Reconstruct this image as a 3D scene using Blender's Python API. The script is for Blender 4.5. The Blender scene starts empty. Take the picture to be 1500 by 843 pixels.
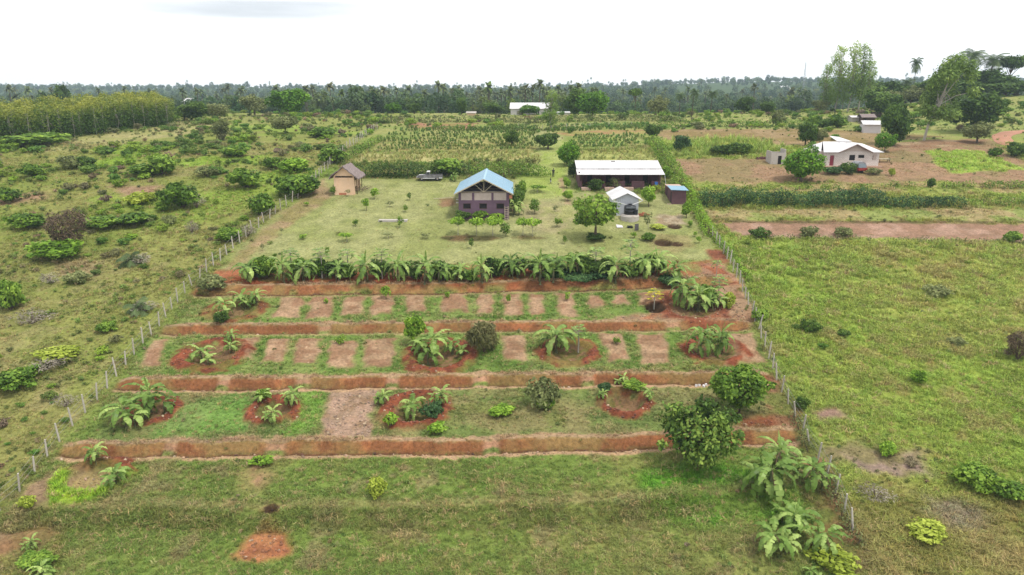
import bpy, math, random
import numpy as np
from mathutils import Vector, Matrix
random.seed(7)
RNG = np.random.default_rng(11)
SC = bpy.context.scene
COL = SC.collection
R = math.radians

# ------------------------------------------------------------------ camera
CZ = 40.0
PITCH = R(15.2)
FPX = 750 / math.tan(R(35))
CP, SP = math.cos(PITCH), math.sin(PITCH)

# ------------------------------------------------------------------ noise
def _h(ix, iy, seed):
    n = (ix.astype(np.int64) * 374761393 + iy.astype(np.int64) * 668265263 + seed * 982451653) & 0xffffffff
    n = ((n ^ (n >> 13)) * 1274126177) & 0xffffffff
    return ((n ^ (n >> 16)) & 0xffff) / 65535.0
def vnoise(x, y, seed=0):
    x = np.asarray(x, float); y = np.asarray(y, float)
    ix = np.floor(x); iy = np.floor(y)
    fx = x - ix; fy = y - iy
    fx = fx * fx * fx * (fx * (fx * 6 - 15) + 10); fy = fy * fy * fy * (fy * (fy * 6 - 15) + 10)
    a = _h(ix, iy, seed); b = _h(ix + 1, iy, seed); c = _h(ix, iy + 1, seed); d = _h(ix + 1, iy + 1, seed)
    return (a + (b - a) * fx) * (1 - fy) + (c + (d - c) * fx) * fy
def fbm(x, y, scale, octv=3, seed=0):
    t = 0; amp = 1; s = 0
    x = np.asarray(x, float) / scale; y = np.asarray(y, float) / scale
    for k in range(octv):
        t = t + amp * vnoise(x + 17.3 * k, y - 9.1 * k, seed + k * 13); s += amp
        amp *= 0.5; x = x * 2.03 + 0.31 * y; y = y * 2.03 - 0.3 * x * 0.5
    return t / s
def sstep(a, b, x):
    t = np.clip((np.asarray(x, float) - a) / (b - a), 0, 1)
    return t * t * (3 - 2 * t)

# ------------------------------------------------------------------ the lie of the land
_ys = np.arange(-100, 3200, 1.0)
_sl = np.interp(_ys, [-100, 132, 150, 200, 255, 285, 320, 420, 700, 900, 1700, 2200, 3200],
                [.172, .172, .13, .043, .028, -.04, -.07, -.03, .0, .022, .026, .0, .0])
_zs = np.cumsum(_sl); _zs = _zs - np.interp(0, _ys, _zs) - 0.4
def G0(x, y):
    x = np.asarray(x, float); y = np.asarray(y, float)
    z = np.interp(y, _ys, _zs)
    z = z + 6.5 * sstep(95, 200, x) * sstep(185, 265, y) * (1 - sstep(330, 520, y))
    far = sstep(500, 1300, y)
    z = z + far * (26 * (fbm(x, y, 600, 3, 5) - 0.55) + 17 * sstep(0, 600, x) - 5)
    z = z + 1.6 * (fbm(x, y, 38, 2, 3) - 0.5) * sstep(150, 210, y)
    return z
def ray_dir(px, py):
    u = (px - 750) / FPX; v = (py - 421.5) / FPX
    return np.array([u, CP - v * SP, -SP - v * CP])
_T = np.geomspace(25, 3000, 500)
def cast(px, py, gf):
    d = ray_dir(px, py)
    t = _T
    for _ in range(3):
        p = CZ + d[2] * t - gf(d[0] * t, d[1] * t)
        k = np.nonzero(p < 0)[0]
        if len(k) == 0: i = len(t) - 1
        else: i = max(k[0], 1)
        t = np.linspace(t[i - 1], t[i], 24)
    tt = t[12]
    return np.array([d[0] * tt, d[1] * tt])

LF_PX = [(-60, 800), (0, 748), (15, 736), (51, 694), (85, 650), (117, 615), (145, 583), (171, 552), (195, 522), (218, 497), (240, 470), (262, 440), (300, 403), (345, 362), (375, 337), (400, 316), (440, 288), (465, 262), (480, 248), (500, 226), (553, 190)]
RF_PX = [(1335, 910), (1290, 850), (1250, 780), (1222, 720), (1195, 670), (1165, 610), (1145, 575), (1125, 525), (1105, 470), (1085, 420), (1062, 375), (1042, 345), (1025, 310), (1010, 280), (990, 258), (975, 240), (955, 215), (945, 195)]
LF = np.array([cast(a, b, G0) for a, b in LF_PX])
RF = np.array([cast(a, b, G0) for a, b in RF_PX])
def xl(y): return np.interp(y, LF[:, 1], LF[:, 0])
def xr(y): return np.interp(y, RF[:, 1], RF[:, 0])

BA = 0.19     # half height of an earth bank
BANKS_PX = [  # the foot of each earth bank, left to right; half height
    ([(110, 665), (250, 662), (400, 662), (600, 660), (760, 658), (950, 652), (1180, 641)], BA, .55),
    ([(150, 568), (300, 567), (500, 565), (760, 562), (1000, 559), (1140, 557)], .23, .5),
    ([(225, 487), (400, 486), (600, 484), (850, 482), (1108, 480)], 0.21, .5),
    ([(320, 432), (500, 430), (690, 428), (850, 424), (1000, 420), (1090, 416)], 0.26, 1.2),
    ([(-40, 776), (200, 776), (400, 777), (600, 775), (780, 770), (950, 762), (1150, 742)], 0.24, 1.4)]
BANKS = []
for pl, a, w in BANKS_PX:
    pts = np.array([cast(px, py, lambda x, y: G0(x, y) - a) for px, py in pl])
    BANKS.append((pts[np.argsort(pts[:, 0])], a, w))
def bank_s(k, x, y):
    pts = BANKS[k][0]
    wob = 0.55 * (fbm(x, y * 0 + k * 7, 3.0, 2, 40 + k) - 0.5) + .42 * (fbm(x, y, .9, 3, 45 + k) - .5)
    return y - np.interp(x, pts[:, 0], pts[:, 1]) - wob
TIES = [(k, float(cast(px, py, G0)[0]), wd) for k, px, py, wd in [(0, 404, 655, 1.1), (0, 250, 655, .7), (0, 720, 650, .9), (1, 445, 558, 1.0), (1, 576, 556, .8), (1, 704, 555, 1.0), (1, 330, 558, .8), (1, 860, 553, .8), (2, 477, 480, .9), (2, 985, 476, 1.1), (2, 700, 478, .8)]]
def tie_mask(k, x):
    m = np.zeros(np.shape(x))
    for kk, tx, wd in TIES:
        if kk == k: m = np.maximum(m, 1 - sstep(wd * .4, wd * 1.1, np.abs(np.asarray(x) - tx)))
    return m
def inplot(x, y, e=1.6):
    return sstep(0.2, e, x - xl(y)) * sstep(0.2, e, xr(y) - x)
def G1(x, y):
    x = np.asarray(x, float); y = np.asarray(y, float)
    z = G0(x, y)
    m = inplot(x, y, 2.5)
    for k, (pts, a, w) in enumerate(BANKS):
        s = bank_s(k, x, y); tm = tie_mask(k, x); s = s + .45 * tm; w = w + .8 * tm; a = a * (.86 + .3 * fbm(x, y * 0, 4.5, 2, 66 + k))
        up = np.where(s > w, a * np.clip(1 - (s - w) / 5.2, 0, 1), 0)
        up = up + np.where((s >= 0) & (s <= w), -a + 2 * a * sstep(-0.25, 1.15, s / w), 0)
        dn = np.where(s < 0, -a * np.clip(1 + s / 5.2, 0, 1), 0)
        lip = (0.16 if k < 4 else .05) * np.exp(-((s - w - .3) / 0.45) ** 2)
        dit = (0.30 if k < 3 else .05) * np.exp(-((s + 0.28) / 0.26) ** 2) * (1 - tm)
        z = z + m * (up + dn + lip - dit)
    return z
RINGS_PX = [  # centre px,py, half width px, ring height, pit depth
    (310, 520, 55, .30, .35), (645, 522, 55, .28, .30), (834, 516, 44, .25, .25), (1048, 515, 50, .25, .25),
    (401, 602, 42, .42, .55), (608, 600, 54, .40, .50), (914, 592, 42, .45, .60), (222, 602, 42, .25, .25),
    (136, 703, 56, .45, .55), (345, 455, 46, .25, .3), (1015, 452, 55, .25, .25), (30, 815, 60, .3, .3)]
RINGS = []
for px, py, hw, rh, pd in RINGS_PX:
    c = cast(px, py, G1)
    zc = c[1] * CP + (CZ - float(G1(c[0], c[1]))) * SP
    RINGS.append((c[0], c[1], hw * zc / FPX, rh, pd))
def ring_q(r, x, y):
    dx = (x - r[0]) / r[2]; dy = (y - r[1]) / r[2]
    q = np.sqrt(dx * dx + dy * dy)
    return q * (1 + 0.22 * (fbm(x, y, 2.2, 2, int(abs(r[0]) * 7) % 97) - 0.5))
PITS = [(cast(px, py, G1), rr, dd) for px, py, rr, dd in [(397, 745, .6, .8), (960, 452, 1.3, 1.0), (972, 356, 1.4, .7), (988, 332, 1.1, .6), (992, 358, .9, .4)]]
def G(x, y):
    x = np.asarray(x, float); y = np.asarray(y, float)
    z = G1(x, y)
    for r in RINGS:
        q = ring_q(r, x, y)
        z = z + r[3] * np.exp(-((q - 0.80) / 0.17) ** 2) - r[4] * (1 - sstep(0.35, 0.72, q))
    for c, rr, dd in PITS:
        q = np.hypot(x - c[0], y - c[1]) / rr
        z = z - dd * (1 - sstep(.55, 1.0, q))
    ip = inplot(x, y) * (y < 150)
    lump = 0.34 * (1 - ip) + 0.10 * ip
    z = z + lump * (fbm(x, y, 2.6, 3, 21) - 0.5) * (y < 420)
    return z
def at(px, py):
    c = cast(px, py, G)
    if c[1] > 284 and 140 < py < 190:      # just over the brow: stand it on the brow
        d = ray_dir(px, py); c = np.array([d[0] / d[1] * 268, 268.0])
    return float(c[0]), float(c[1])
def gz(x, y): return float(G(np.array([x]), np.array([y]))[0])
def scale_at(x, y, z=None):
    """metres per pixel sideways and upright at a ground point"""
    z = gz(x, y) if z is None else z
    zc = y * CP + (CZ - z) * SP
    v = FPX * ((CZ - z) * CP - y * SP) / zc
    return zc / FPX, zc / (FPX * CP - v * SP), math.atan2(CZ - z, y)

# ------------------------------------------------------------------ colour helpers
def lin(c): 
    c = np.asarray(c, float) / 255
    return np.where(c <= .04045, c / 12.92, ((c + .055) / 1.055) ** 2.4)
K_ALB = 0.56; SAT = 1.0
def A(r, g, b):
    c = lin((r, g, b)); l = c @ np.array([.3, .6, .1])
    return np.maximum(l + (c - l) * SAT, .004) * K_ALB
def A4(r, g, b): 
    t = A(r, g, b); return (float(t[0]), float(t[1]), float(t[2]), 1)

# ------------------------------------------------------------------ materials
def new_mat(name):
    m = bpy.data.materials.new(name); m.use_nodes = True
    nt = m.node_tree; nt.nodes.clear()
    out = nt.nodes.new('ShaderNodeOutputMaterial')
    b = nt.nodes.new('ShaderNodeBsdfPrincipled')
    nt.links.new(b.outputs[0], out.inputs[0])
    return m, nt, b, out
def N(nt, t, **kw):
    n = nt.nodes.new(t)
    for k, v in kw.items(): setattr(n, k, v)
    return n
def ramp(nt, stops):
    r = N(nt, 'ShaderNodeValToRGB')
    e = r.color_ramp.elements
    while len(e) < len(stops): e.new(0.5)
    for i, (p, c) in enumerate(stops):
        e[i].position = p; e[i].color = (*c[:3], 1)
    return r
def simple(name, col, rough=.8, var=.25, scale=3.0, bump=0.0, metal=0.0, col2=None, stretch=(1, 1, 1), spec=.3):
    m, nt, b, out = new_mat(name)
    tc = N(nt, 'ShaderNodeTexCoord'); mp = N(nt, 'ShaderNodeMapping'); mp.inputs['Scale'].default_value = stretch
    no = N(nt, 'ShaderNodeTexNoise'); no.inputs['Scale'].default_value = scale; no.inputs['Detail'].default_value = 6
    no.inputs['Roughness'].default_value = .65
    nt.links.new(tc.outputs['Object'], mp.inputs[0]); nt.links.new(mp.outputs[0], no.inputs['Vector'])
    c = np.asarray(col[:3]); d = np.asarray(col2[:3]) if col2 is not None else c * (1 + var)
    r = ramp(nt, [(.3, c * (1 - var)), (.52, c), (.72, d)])
    nt.links.new(no.outputs[0], r.inputs[0]); nt.links.new(r.outputs[0], b.inputs['Base Color'])
    b.inputs['Roughness'].default_value = rough; b.inputs['Metallic'].default_value = metal
    b.inputs['Specular IOR Level'].default_value = spec
    if bump:
        bp = N(nt, 'ShaderNodeBump'); bp.inputs['Strength'].default_value = bump; bp.inputs['Distance'].default_value = .05
        nt.links.new(no.outputs[0], bp.inputs['Height']); nt.links.new(bp.outputs[0], b.inputs['Normal'])
    return m
def corrugated(name, col, axis=0, pitch=.2, rough=.45, metal=.0, stain=(.35, .3, .26), amount=.35, bump=.5):
    m, nt, b, out = new_mat(name)
    tc = N(nt, 'ShaderNodeTexCoord')
    wv = N(nt, 'ShaderNodeTexWave', wave_type='BANDS', bands_direction='XYZ'[axis] if axis < 3 else 'X')
    wv.inputs['Scale'].default_value = 0.314 / pitch / 1.0
    nt.links.new(tc.outputs['Object'], wv.inputs['Vector'])
    no = N(nt, 'ShaderNodeTexNoise'); no.inputs['Scale'].default_value = .9; no.inputs['Detail'].default_value = 7; no.inputs['Roughness'].default_value = .7
    nt.links.new(tc.outputs['Object'], no.inputs['Vector'])
    r = ramp(nt, [(.45, (0, 0, 0)), (.75, (1, 1, 1))]); nt.links.new(no.outputs[0], r.inputs[0])
    mu = N(nt, 'ShaderNodeMath', operation='MULTIPLY'); mu.inputs[1].default_value = amount; nt.links.new(r.outputs[0], mu.inputs[0])
    mx = N(nt, 'ShaderNodeMix', data_type='RGBA')
    br = N(nt, 'ShaderNodeTexBrick'); br.inputs['Scale'].default_value = 1; br.offset = 0; br.inputs['Brick Width'].default_value = .95 if axis == 0 else 3.0; br.inputs['Row Height'].default_value = 3.0 if axis == 0 else .95; br.inputs['Mortar Size'].default_value = .022
    c_ = np.asarray(col[:3]); br.inputs['Color1'].default_value = (*c_, 1); br.inputs['Color2'].default_value = (*(c_ * .84), 1); br.inputs['Mortar'].default_value = (*(c_ * .55), 1)
    nt.links.new(tc.outputs['Object'], br.inputs['Vector']); nt.links.new(br.outputs[0], mx.inputs[6]); mx.inputs[7].default_value = (*stain, 1)
    nt.links.new(mu.outputs[0], mx.inputs[0]); nt.links.new(mx.outputs[2], b.inputs['Base Color'])
    bp = N(nt, 'ShaderNodeBump'); bp.inputs['Strength'].default_value = bump; bp.inputs['Distance'].default_value = .03
    nt.links.new(wv.outputs[0], bp.inputs['Height']); nt.links.new(bp.outputs[0], b.inputs['Normal'])
    b.inputs['Roughness'].default_value = rough; b.inputs['Metallic'].default_value = metal
    return m
def leaf_mat(name, dark, mid, light, var=.5, trans=.3, inst=False, rough=.55, scale=.35):
    m, nt, b, out = new_mat(name)
    at_ = N(nt, 'ShaderNodeAttribute', attribute_name='tint')
    oi = N(nt, 'ShaderNodeObjectInfo')
    geo = N(nt, 'ShaderNodeNewGeometry')
    no = N(nt, 'ShaderNodeTexNoise'); no.inputs['Scale'].default_value = scale; no.inputs['Detail'].default_value = 2
    nt.links.new(geo.outputs['Position'], no.inputs['Vector'])
    a1 = N(nt, 'ShaderNodeMath', operation='MULTIPLY_ADD'); a1.inputs[1].default_value = .7; a1.inputs[2].default_value = -.03
    nt.links.new(at_.outputs['Fac'], a1.inputs[0])
    a2 = N(nt, 'ShaderNodeMath', operation='MULTIPLY_ADD'); a2.inputs[1].default_value = .45; nt.links.new(no.outputs[0], a2.inputs[0]); nt.links.new(a1.outputs[0], a2.inputs[2])
    a3 = N(nt, 'ShaderNodeMath', operation='MULTIPLY_ADD'); a3.inputs[1].default_value = .22; nt.links.new(oi.outputs['Random'], a3.inputs[0]); nt.links.new(a2.outputs[0], a3.inputs[2])
    a4 = N(nt, 'ShaderNodeMath', operation='SUBTRACT'); a4.inputs[1].default_value = .16; nt.links.new(a3.outputs[0], a4.inputs[0])
    r = ramp(nt, [(.05, dark), (.45, mid), (.92, light)]); nt.links.new(a4.outputs[0], r.inputs[0])
    colout = r.outputs[0]
    if inst:
        ia = N(nt, 'ShaderNodeAttribute', attribute_name='col', attribute_type='INSTANCER')
        mx = N(nt, 'ShaderNodeMix', data_type='RGBA', blend_type='MULTIPLY'); mx.inputs[0].default_value = 1
        g = ramp(nt, [(.0, (.62, .62, .62)), (1, (1.35, 1.35, 1.3))]); nt.links.new(a4.outputs[0], g.inputs[0])
        nt.links.new(g.outputs[0], mx.inputs[6]); nt.links.new(ia.outputs['Color'], mx.inputs[7])
        colout = mx.outputs[2]
    nt.links.new(colout, b.inputs['Base Color'])
    b.inputs['Roughness'].default_value = rough; b.inputs['Specular IOR Level'].default_value = .08 if inst else .14
    if trans:
        tr = N(nt, 'ShaderNodeBsdfTranslucent'); nt.links.new(colout, tr.inputs[0])
        ms = N(nt, 'ShaderNodeMixShader'); ms.inputs[0].default_value = trans
        nt.links.new(b.outputs[0], ms.inputs[1]); nt.links.new(tr.outputs[0], ms.inputs[2]); nt.links.new(ms.outputs[0], out.inputs[0])
    return m

LEAFK = 1.32
def L3(d, m_, l): return (tuple(A(*d) * .72), tuple(A(*m_) * 1.25), tuple(A(*l) * 1.6))
M = {}
M['leaf_green'] = leaf_mat('leaf_green', *L3((58, 86, 26), (98, 134, 42), (148, 176, 66)))
M['leaf_bright'] = leaf_mat('leaf_bright', *L3((82, 118, 34), (124, 164, 48), (168, 200, 72)))
M['leaf_lime'] = leaf_mat('leaf_lime', *L3((120, 140, 40), (164, 182, 62), (196, 206, 92)))
M['leaf_dark'] = leaf_mat('leaf_dark', *L3((44, 68, 26), (76, 106, 40), (118, 146, 62)))
M['leaf_thicket'] = leaf_mat('leaf_thicket', *L3((50, 76, 28), (98, 130, 50), (172, 194, 90)))
M['leaf_mango'] = leaf_mat('leaf_mango', *L3((56, 92, 22), (96, 144, 36), (146, 186, 58)))
M['leaf_olive'] = leaf_mat('leaf_olive', *L3((82, 90, 52), (116, 126, 74), (156, 162, 104)))
M['leaf_grey'] = leaf_mat('leaf_grey', *L3((92, 88, 78), (132, 124, 108), (176, 166, 148)), trans=.05)
M['leaf_brown'] = leaf_mat('leaf_brown', *L3((62, 50, 40), (92, 76, 58), (124, 108, 84)), trans=.05)
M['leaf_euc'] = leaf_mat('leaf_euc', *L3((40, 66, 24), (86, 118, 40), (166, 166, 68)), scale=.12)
M['leaf_tall'] = leaf_mat('leaf_tall', *L3((80, 110, 44), (126, 156, 70), (176, 194, 104)))
M['leaf_hedge'] = leaf_mat('leaf_hedge', *L3((44, 72, 42), (68, 102, 58), (100, 132, 74)))
M['leaf_banana'] = leaf_mat('leaf_banana', *L3((70, 102, 42), (120, 152, 68), (182, 202, 116)), trans=.3, rough=.4, scale=.6)
M['leaf_yellow'] = leaf_mat('leaf_yellow', *L3((150, 150, 30), (200, 190, 50), (225, 215, 90)))
M['leaf_clump'] = leaf_mat('leaf_clump', *L3((64, 66, 34), (102, 104, 58), (148, 142, 98)))
M['leaf_palm'] = leaf_mat('leaf_palm', *L3((52, 74, 44), (88, 110, 66), (130, 148, 96)))
M['far_leaf'] = leaf_mat('far_leaf', *L3((48, 68, 44), (76, 100, 58), (112, 132, 80)), inst=True, scale=.05)
M['grass_blade'] = leaf_mat('grass_blade', *L3((90, 110, 50), (130, 140, 70), (170, 170, 100)), inst=True, trans=.2, scale=.8)
M['weed_leaf'] = leaf_mat('weed_leaf', *L3((90, 110, 50), (130, 140, 70), (170, 170, 100)), inst=True, trans=.25, scale=.8)
M['dead_blade'] = leaf_mat('dead_blade', *L3((110, 90, 66), (156, 132, 98), (190, 168, 130)), trans=.1)
M['bark'] = simple('bark', A(108, 92, 76), .9, .35, 6, .4)
M['bark_pale'] = simple('bark_pale', A(196, 188, 172), .8, .25, 3, .2, col2=A(150, 138, 120), stretch=(1, 1, .3))
M['stem_green'] = simple('stem_green', A(122, 128, 84), .6, .3, 3, .1, col2=A(104, 84, 62), stretch=(1, 1, .4))
# ------------------------------------------------------------------ mesh helpers
def mesh_np(name, verts, faces, mats, midx=None, tint=None, smooth=False):
    """verts (n,3); faces: (m,4) array or list of tuples"""
    me = bpy.data.meshes.new(name)
    verts = np.asarray(verts, np.float32)
    if isinstance(faces, np.ndarray):
        k = faces.shape[1]; nf = len(faces)
        me.vertices.add(len(verts)); me.vertices.foreach_set('co', verts.ravel())
        me.loops.add(nf * k); me.loops.foreach_set('vertex_index', faces.astype(np.int32).ravel())
        me.polygons.add(nf); me.polygons.foreach_set('loop_start', np.arange(0, nf * k, k, dtype=np.int32))
        me.update(calc_edges=True)
    else:
        me.from_pydata(verts.tolist(), [], faces)
    for m_ in mats: me.materials.append(m_)
    if midx is not None: me.polygons.foreach_set('material_index', np.asarray(midx, np.int32))
    if tint is not None:
        a = me.attributes.new('tint', 'FLOAT', 'FACE'); a.data.foreach_set('value', np.asarray(tint, np.float32))
    if smooth: me.polygons.foreach_set('use_smooth', np.ones(len(me.polygons), bool))
    me.validate(); me.update()
    return me
class MB:
    def __init__(s): s.v = []; s.f = []; s.t = []
    def add(s, vs, fs, tint=.5):
        o = len(s.v); s.v += [tuple(map(float, p)) for p in vs]
        s.f += [tuple(i + o for i in f) for f in fs]; s.t += [tint] * len(fs)
        return s
    def box(s, x0, x1, y0, y1, z0, z1):
        return s.add([(x0, y0, z0), (x1, y0, z0), (x1, y1, z0), (x0, y1, z0), (x0, y0, z1), (x1, y0, z1), (x1, y1, z1), (x0, y1, z1)],
                     [(0, 3, 2, 1), (4, 5, 6, 7), (0, 1, 5, 4), (1, 2, 6, 5), (2, 3, 7, 6), (3, 0, 4, 7)])
    def slab(s, q, t):
        """a plate with top corners q (4, ccw from above) and thickness t downwards"""
        q = [Vector(p) for p in q]; n = (q[1] - q[0]).cross(q[3] - q[0]).normalized() * t
        v = [tuple(p) for p in q] + [tuple(p - n) for p in q]
        return s.add(v, [(0, 1, 2, 3), (7, 6, 5, 4), (0, 4, 5, 1), (1, 5, 6, 2), (2, 6, 7, 3), (3, 7, 4, 0)])
    def tube(s, pts, rad, n=8, cap=True, tint=.5):
        pts = [Vector(p) for p in pts]; rad = list(rad) if hasattr(rad, '__len__') else [rad] * len(pts)
        vs = []; fs = []
        for i, p in enumerate(pts):
            d = (pts[min(i + 1, len(pts) - 1)] - pts[max(i - 1, 0)]).normalized()
            a = d.cross(Vector((0, 0, 1)));
            if a.length < 1e-3: a = d.cross(Vector((1, 0, 0)))
            a.normalize(); b = d.cross(a)
            for k in range(n):
                th = 2 * math.pi * k / n
                vs.append(p + rad[i] * (math.cos(th) * a + math.sin(th) * b))
        for i in range(len(pts) - 1):
            for k in range(n):
                fs.append((i * n + k, i * n + (k + 1) % n, (i + 1) * n + (k + 1) % n, (i + 1) * n + k))
        if cap:
            fs.append(tuple(range(n))[::-1]); fs.append(tuple((len(pts) - 1) * n + k for k in range(n)))
        return s.add(vs, fs, tint)
    def lathe(s, prof, n=20, c=(0, 0, 0)):
        vs = []; fs = []
        for r, z in prof:
            for k in range(n):
                th = 2 * math.pi * k / n; vs.append((c[0] + r * math.cos(th), c[1] + r * math.sin(th), c[2] + z))
        for i in range(len(prof) - 1):
            for k in range(n): fs.append((i * n + k, i * n + (k + 1) % n, (i + 1) * n + (k + 1) % n, (i + 1) * n + k))
        fs.append(tuple(range(n))[::-1]); fs.append(tuple((len(prof) - 1) * n + k for k in range(n)))
        return s.add(vs, fs)
    def prism(s, poly, y0, y1):
        """polygon in xz (ccw seen from -y) extruded along y"""
        n = len(poly)
        v = [(x, y0, z) for x, z in poly] + [(x, y1, z) for x, z in poly]
        return s.add(v, [tuple(range(n)), tuple(range(2 * n - 1, n - 1, -1))] + [((i + 1) % n, i, n + i, n + (i + 1) % n) for i in range(n)])
    def wall(s, x0, x1, z0, z1, y0, y1, holes=()):
        """wall in the xz plane with openings (xa,xb,za,zb)"""
        xs = sorted({x0, x1, *[h[0] for h in holes], *[h[1] for h in holes]})
        for a, b in zip(xs, xs[1:]):
            hs = sorted([h for h in holes if h[0] < (a + b) / 2 < h[1]], key=lambda h: h[2])
            z = z0
            for h in hs:
                if h[2] > z: s.box(a, b, y0, y1, z, h[2])
                z = h[3]
            if z < z1: s.box(a, b, y0, y1, z, z1)
        return s
    def wall_y(s, y0, y1, z0, z1, x0, x1, holes=()):
        ys = sorted({y0, y1, *[h[0] for h in holes], *[h[1] for h in holes]})
        for a, b in zip(ys, ys[1:]):
            hs = sorted([h for h in holes if h[0] < (a + b) / 2 < h[1]], key=lambda h: h[2])
            z = z0
            for h in hs:
                if h[2] > z: s.box(x0, x1, a, b, z, h[2])
                z = h[3]
            if z < z1: s.box(x0, x1, a, b, z, z1)
        return s
    def mesh(s, name, mat, smooth=False):
        return mesh_np(name, s.v, s.f, [mat], tint=s.t, smooth=smooth)
    def build(s, name, mat, parent=None, smooth=False):
        o = bpy.data.objects.new(name, s.mesh(name, mat, smooth)); COL.objects.link(o)
        if parent is not None: o.parent = parent
        return o
def tag(o, label=None, cat=None, group=None, kind=None):
    if label: o['label'] = label
    if cat: o['category'] = cat
    if group: o['group'] = group
    if kind: o['kind'] = kind
    return o
def empty(name, loc, rz=0):
    o = bpy.data.objects.new(name, None); o.location = loc; o.rotation_euler = (0, 0, rz); o.empty_display_size = .3
    COL.objects.link(o); return o
def link(name, me, parent=None, loc=(0, 0, 0)):
    o = bpy.data.objects.new(name, me); COL.objects.link(o); o.location = loc
    if parent is not None: o.parent = parent
    return o

# ------------------------------------------------------------------ leaves
def unit(v): return v / np.maximum(np.linalg.norm(v, axis=-1, keepdims=True), 1e-9)
def leaf_quads(c, n, t, L, W):
    """rhombus leaves: centre, normal, axis"""
    t = unit(t - n * np.sum(t * n, -1, keepdims=True)); w = np.cross(n, t)
    L = np.asarray(L).reshape(-1, 1); W = np.asarray(W).reshape(-1, 1)
    v = np.stack([c - t * L / 2, c + w * W / 2 - n * W * .12, c + t * L / 2, c - w * W / 2 - n * W * .12], 1)
    return v.reshape(-1, 3)
def cloud(rng, lobes, n, size, up=.35, rnd=.8, shell=.55, asp=.6, droop=.3, flat=None):
    """leaves in the shells of a list of lobes (cx,cy,cz,rx,ry,rz)"""
    lobes = np.asarray(lobes, float)
    ar = lobes[:, 3] * lobes[:, 4] + lobes[:, 3] * lobes[:, 5] + lobes[:, 4] * lobes[:, 5]
    idx = rng.choice(len(lobes), n, p=ar / ar.sum())
    lb = lobes[idx]
    d = unit(rng.normal(size=(n, 3)))
    rad = shell + (1.06 - shell) * rng.random((n, 1)) ** .6
    rad = rad * np.where(rng.random((n, 1)) < .14, 1 + .38 * rng.random((n, 1)), 1)
    p = lb[:, :3] + d * lb[:, 3:6] * rad
    keep = np.ones(n, bool)
    for j in range(len(lobes)):
        q = np.sum(((p - lobes[j, :3]) / lobes[j, 3:6]) ** 2, 1)
        keep &= ~((q < .36) & (idx != j))
    keep &= p[:, 2] > 0.02
    p = p[keep]; d = d[keep]; idx = idx[keep]; m = len(p)
    nrm = unit(d * .6 + np.array([0, 0, up]) + rnd * rng.normal(size=(m, 3)) * .6)
    t = unit(d + rng.normal(size=(m, 3)) * .7 - np.array([0, 0, droop]))
    s = size * (.6 + .8 * rng.random(m))
    lt = rng.random(len(lobes)) * .45
    tint = np.clip(rng.random(m) * .6 + lt[idx], 0, 1)
    return leaf_quads(p, nrm, t, s * 1.25, s * 1.25 * asp), tint
def lobes_round(rng, n, w, h, z0, r=.36, jit=.9):
    """n lobes filling an ellipsoid of width w, height h standing on z0"""
    out = [(0, 0, z0 + h * .5, w * .33, w * .33, h * .36)]
    for i in range(n):
        d = unit(rng.normal(size=3)); k = .55 + .55 * rng.random() * jit
        rr = r * (.5 + .85 * rng.random() ** 1.2)
        out.append((d[0] * w * .5 * (1 - rr) * k * 1.15, d[1] * w * .5 * (1 - rr) * k * 1.15, max(z0 + h * .5 + d[2] * h * .5 * (1 - rr) * k, z0 + .05 * h + rr * h * .25), rr * w * .5, rr * w * .5, rr * h * .5))
    return out
def branches(rng, mb, h, lobes, r0, lean=0.0, k=7, base_split=.35):
    """a tapered trunk with limbs running into the lobes"""
    top = Vector((lean, 0, h))
    pts = [Vector((0, 0, -.3)), Vector((lean * .2, rng.normal() * .04 * h, h * .35)), Vector((lean * .55, rng.normal() * .05 * h, h * .7)), top]
    mb.tube(pts, [r0 * 1.25, r0 * .85, r0 * .55, r0 * .25], 7)
    for l in lobes[:k]:
        f = base_split + (1 - base_split) * .6 * rng.random()
        a = pts[1].lerp(pts[3], f * .8)
        e = Vector(l[:3]); mid = a.lerp(e, .5) + Vector((0, 0, .06 * h))
        mb.tube([a, mid, a.lerp(e, .95)], [r0 * .42, r0 * .28, r0 * .1], 5)
def crown_mesh(name, vt, mat):
    v, t = vt
    return mesh_np(name, v, np.arange(len(v)).reshape(-1, 4), [mat], tint=t)
def join_vt(*vts): return np.concatenate([a for a, _ in vts]), np.concatenate([b for _, b in vts])

PROTO = {}   # key -> list of variants: (parts [(part name, mesh)], natural width, natural height)
def proto(key, parts, w, h): PROTO.setdefault(key, []).append((parts, w, h))

def p_bush(key, mat, n, size, lob, seeds, w=2.4, h=1.7, stems=True, **kw):
    for sd in seeds:
        rng = np.random.default_rng(sd)
        lb = lobes_round(rng, lob, w, h * .96, 0)
        v, t = cloud(rng, lb, n, size, **kw)
        mb = MB()
        for l in lb[1:8]: mb.tube([(0, 0, -.1), Vector(l[:3]) * .5 + Vector((0, 0, .1)), Vector(l[:3])], [.05, .035, .015], 4)
        nv = len(v)
        verts = np.concatenate([v, np.array(mb.v)]); faces = [tuple(range(i, i + 4)) for i in range(0, nv, 4)] + [tuple(j + nv for j in f) for f in mb.f]
        me = mesh_np(key, verts, faces, [mat, M['bark']], midx=[0] * (nv // 4) + [1] * len(mb.f), tint=np.concatenate([t, np.full(len(mb.f), .5)]))
        proto(key, [(None, me)], w, h)
p_bush('bush_green', M['leaf_green'], 1558, 0.207, 13, (1, 2, 3))
p_bush('bush_dark', M['leaf_dark'], 1558, 0.195, 14, (4, 5, 6))
p_bush('bush_bright', M['leaf_bright'], 1394, 0.207, 12, (7, 8))
p_bush('bush_lime', M['leaf_lime'], 1148, 0.207, 11, (9, 10))
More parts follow.
